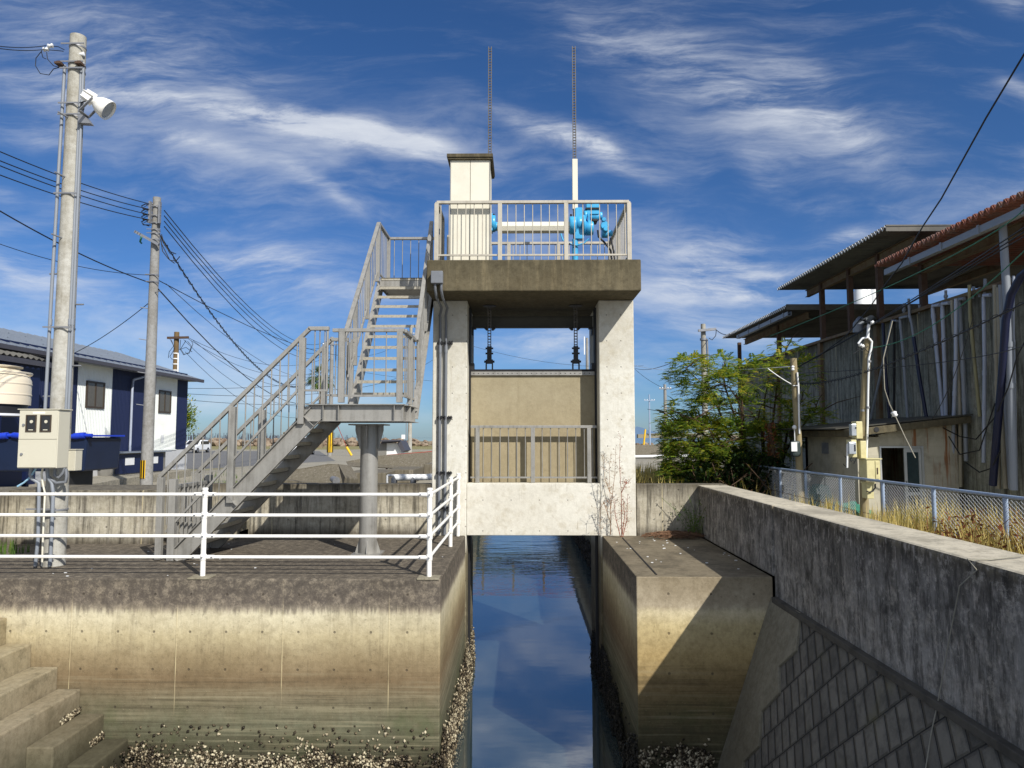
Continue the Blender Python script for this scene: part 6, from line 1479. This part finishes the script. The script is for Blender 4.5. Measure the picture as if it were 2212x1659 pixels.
q=MB();shells(q,9500,crust('Y',-1.01,9.15,15,1,-1.92,.10));tag(q.build('mussel_crust',M['shell'],base=(-1,12,-2.66)),'thick band of mussels along the left side wall of the channel','mussels',kind='stuff')
q=MB();shells(q,3200,crust('X',9.39,1.5,2.45,-1,-2.02,.05),.014,.034);tag(q.build('mussel_crust',M['shell'],base=(2,9.3,-2.66)),'mussels crusting the foot of the right quay block face','mussels',kind='stuff')
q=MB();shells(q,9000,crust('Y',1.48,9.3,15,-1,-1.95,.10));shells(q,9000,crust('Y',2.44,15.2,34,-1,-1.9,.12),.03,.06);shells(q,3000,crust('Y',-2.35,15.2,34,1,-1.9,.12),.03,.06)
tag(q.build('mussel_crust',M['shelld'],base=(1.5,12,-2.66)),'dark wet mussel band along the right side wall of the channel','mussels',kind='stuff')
q=MB()
def stc():
    i=random.choice([3,4,5,5]);x=xs[i];
    if i<5: return ((x+random.uniform(0,.02),random.uniform(8.9,9.18) if i==4 else random.uniform(8.8,9.18),zs[i+1]+random.random()*.07+.01),(1,0,0))
    return ((x+random.uniform(0,.25),random.uniform(8.3,9.18),-2.05-random.random()*.6),(1,0,.3))
shells(q,700,stc);tag(q.build('mussel_crust',M['shell'],base=(-4.8,9,-2.6)),'mussels on the lowest concrete steps','mussels',kind='stuff')
# ================================================================== LIGHT, SKY, CAMERA
SD=Vector((-.74,1.05,-1.0)).normalized()   # travel direction of sunlight
sun=bpy.data.lights.new('sun','SUN');sun.energy=4.3;sun.angle=R(.53);sun.color=(1,.953,.88)
so=bpy.data.objects.new('sun',sun);COL.objects.link(so);so.location=(20,-20,30)
so.rotation_euler=SD.to_track_quat('-Z','Y').to_euler()
w=bpy.data.worlds.new('World');S.world=w;w.use_nodes=True
t=NT(w.node_tree);bg=t.n['Background']
to=-SD
sky=t.node('ShaderNodeTexSky',sky_type='NISHITA',sun_disc=False,sun_elevation=math.asin(to.z),sun_rotation=math.atan2(to.x,to.y),altitude=0,air_density=1.0,dust_density=.3,ozone_density=2.5)
gen=t.node('ShaderNodeTexCoord').outputs['Generated'];dx,dy,dz=t.sep(gen)
ay=t.m('ADD',t.m('ABSOLUTE',dy),.02);u=t.m('DIVIDE',dx,ay);v=t.m('DIVIDE',dz,ay)
v=t.m('MINIMUM',v,3.);uv=t.comb(u,v,0.)
wn=t.noise(uv,2.2,3,.5,col=True)
wx,wy,_=t.sep(wn)
uu=t.m('ADD',u,t.m('MULTIPLY',t.m('SUBTRACT',wx,.5),.16));vv=t.m('ADD',v,t.m('MULTIPLY',t.m('SUBTRACT',wy,.5),.12))
streaks=[(290,235,970,350,24,.85),(600,285,980,355,28,.6),(1075,268,1400,392,17,.8),(1200,300,1400,385,20,.4),(0,60,600,250,80,.42),(0,180,330,235,45,.45),
(1230,60,1860,330,85,.40),(1420,130,1860,320,45,.35),(1650,130,1870,345,30,.35),(320,300,570,368,16,.45),(0,290,230,330,24,.3),(640,380,770,480,12,.4),
(430,565,760,600,42,.7),(0,580,260,620,40,.55),(330,650,900,655,30,.5),(1370,530,1640,560,42,.65),(1380,620,1750,600,36,.75),(1010,740,1290,725,30,.5),(1380,700,1700,690,25,.35),(1750,515,1890,508,12,.7),
(1560,340,1700,420,30,.2),(0,420,100,430,14,.3),(2080,20,2212,60,25,.35),(2120,200,2212,240,14,.35),(1240,60,1340,130,30,.3),(900,640,1010,690,20,.2),(1940,600,2100,640,40,.4)]
acc=None
for x0,y0,x1,y1,wd,st_ in streaks:
    a=ray(x0,y0);c=ray(x1,y1);a=(a.x/a.y,a.z/a.y);c=(c.x/c.y,c.z/c.y)
    cx,cy=(a[0]+c[0])/2,(a[1]+c[1])/2;L=math.hypot(c[0]-a[0],c[1]-a[1])/2;th=math.atan2(c[1]-a[1],c[0]-a[0]);ww=wd/1540*1.15
    du=t.m('SUBTRACT',uu,cx);dv=t.m('SUBTRACT',vv,cy)
    al=t.m('MULTIPLY',t.m('MULTIPLY_ADD',du,math.cos(th),t.m('MULTIPLY',dv,math.sin(th))),1/(L*.95))
    ac=t.m('MULTIPLY',t.m('MULTIPLY_ADD',dv,math.cos(th),t.m('MULTIPLY',du,-math.sin(th))),1/ww)
    r2=t.m('MULTIPLY_ADD',al,al,t.m('MULTIPLY',ac,ac))
    e=t.m('MULTIPLY',t.m('POWER',2.718,t.m('MULTIPLY',r2,-1.)),st_)
    acc=e if acc is None else t.m('ADD',acc,e)
wn2=t.noise(uv,5.5,4,.6,col=True);w2x,w2y,_=t.sep(wn2)
u2=t.m('ADD',uu,t.m('MULTIPLY',t.m('SUBTRACT',w2x,.5),.04));v2=t.m('ADD',vv,t.m('MULTIPLY',t.m('SUBTRACT',w2y,.5),.026))
rot=t.node('ShaderNodeMapping',{0:t.comb(u2,v2,0.),2:(0,0,R(19)),3:(1.9,9.5,1)}).outputs[0]
fib=t.noise(rot,1,10,.66,.2);rot2=t.node('ShaderNodeMapping',{0:t.comb(u2,v2,0.),2:(0,0,R(29)),3:(6,32,1)}).outputs[0];fib2=t.noise(rot2,1,7,.68,.5)
ff=t.m('ADD',t.m('MULTIPLY',fib,.62),t.m('MULTIPLY',fib2,.38))
mk=t.m('MULTIPLY',acc,t.ms(ff,.40,.62,.05,1.15))
pt_=t.noise(t.node('ShaderNodeMapping',{0:t.comb(u2,v2,0.),2:(0,0,R(8)),3:(2.0,6.5,1)}).outputs[0],1,9,.6,.2)
veil=t.m('ADD',t.m('MULTIPLY',t.ms(ff,.48,.72),.16),t.m('MULTIPLY',t.m('MULTIPLY',t.ms(pt_,.45,.68),.45),t.ms(v,.55,.35)));mk=t.m('ADD',mk,veil);mk=t.m('MINIMUM',mk,t.ms(ff,.35,.7,.55,.95))
mk=t.m('MULTIPLY',mk,t.ms(v,.0,.05))
skyc=t.mix(1.,sky.outputs[0],(.72,.88,1.10,1),'MULTIPLY')
hs=t.node('ShaderNodeHueSaturation',{'Saturation':1.08,'Value':1.0,'Color':skyc})
low=t.ms(v,.0,.5);tint=t.mix(low,(.42,.50,.62,1),(.48,.54,.60,1));skyc=t.mix(1.,hs.outputs[0],tint,'MULTIPLY')
over=t.m('MAXIMUM',t.ms(dy,-.05,-.6,0.,.75),t.ms(dz,.72,.9,0.,.6));over=t.m('MULTIPLY',over,t.ms(ff,.3,.6,.6,1.));mk=t.m('MAXIMUM',mk,over)  # bright cloud added overhead and behind the camera as neutral fill light
final=t.mix(mk,skyc,(5.4,5.7,6.2,1))
t.l.new(final,bg.inputs[0]);bg.inputs[1].default_value=.11
w.cycles.sampling_method='MANUAL';w.cycles.sample_map_resolution=512
cam=bpy.data.cameras.new('camera');co=bpy.data.objects.new('camera',cam);COL.objects.link(co);S.camera=co
co.location=CAM;co.rotation_euler=(math.pi/2+PIT,0,YAW)
cam.sensor_fit='HORIZONTAL';cam.sensor_width=36;cam.lens=36*F/2212;cam.clip_end=40000;cam.clip_start=.05
S.render.engine='CYCLES';S.view_settings.view_transform='Standard';S.view_settings.look='None';S.view_settings.exposure=.32;S.view_settings.gamma=1
S.cycles.max_bounces=6
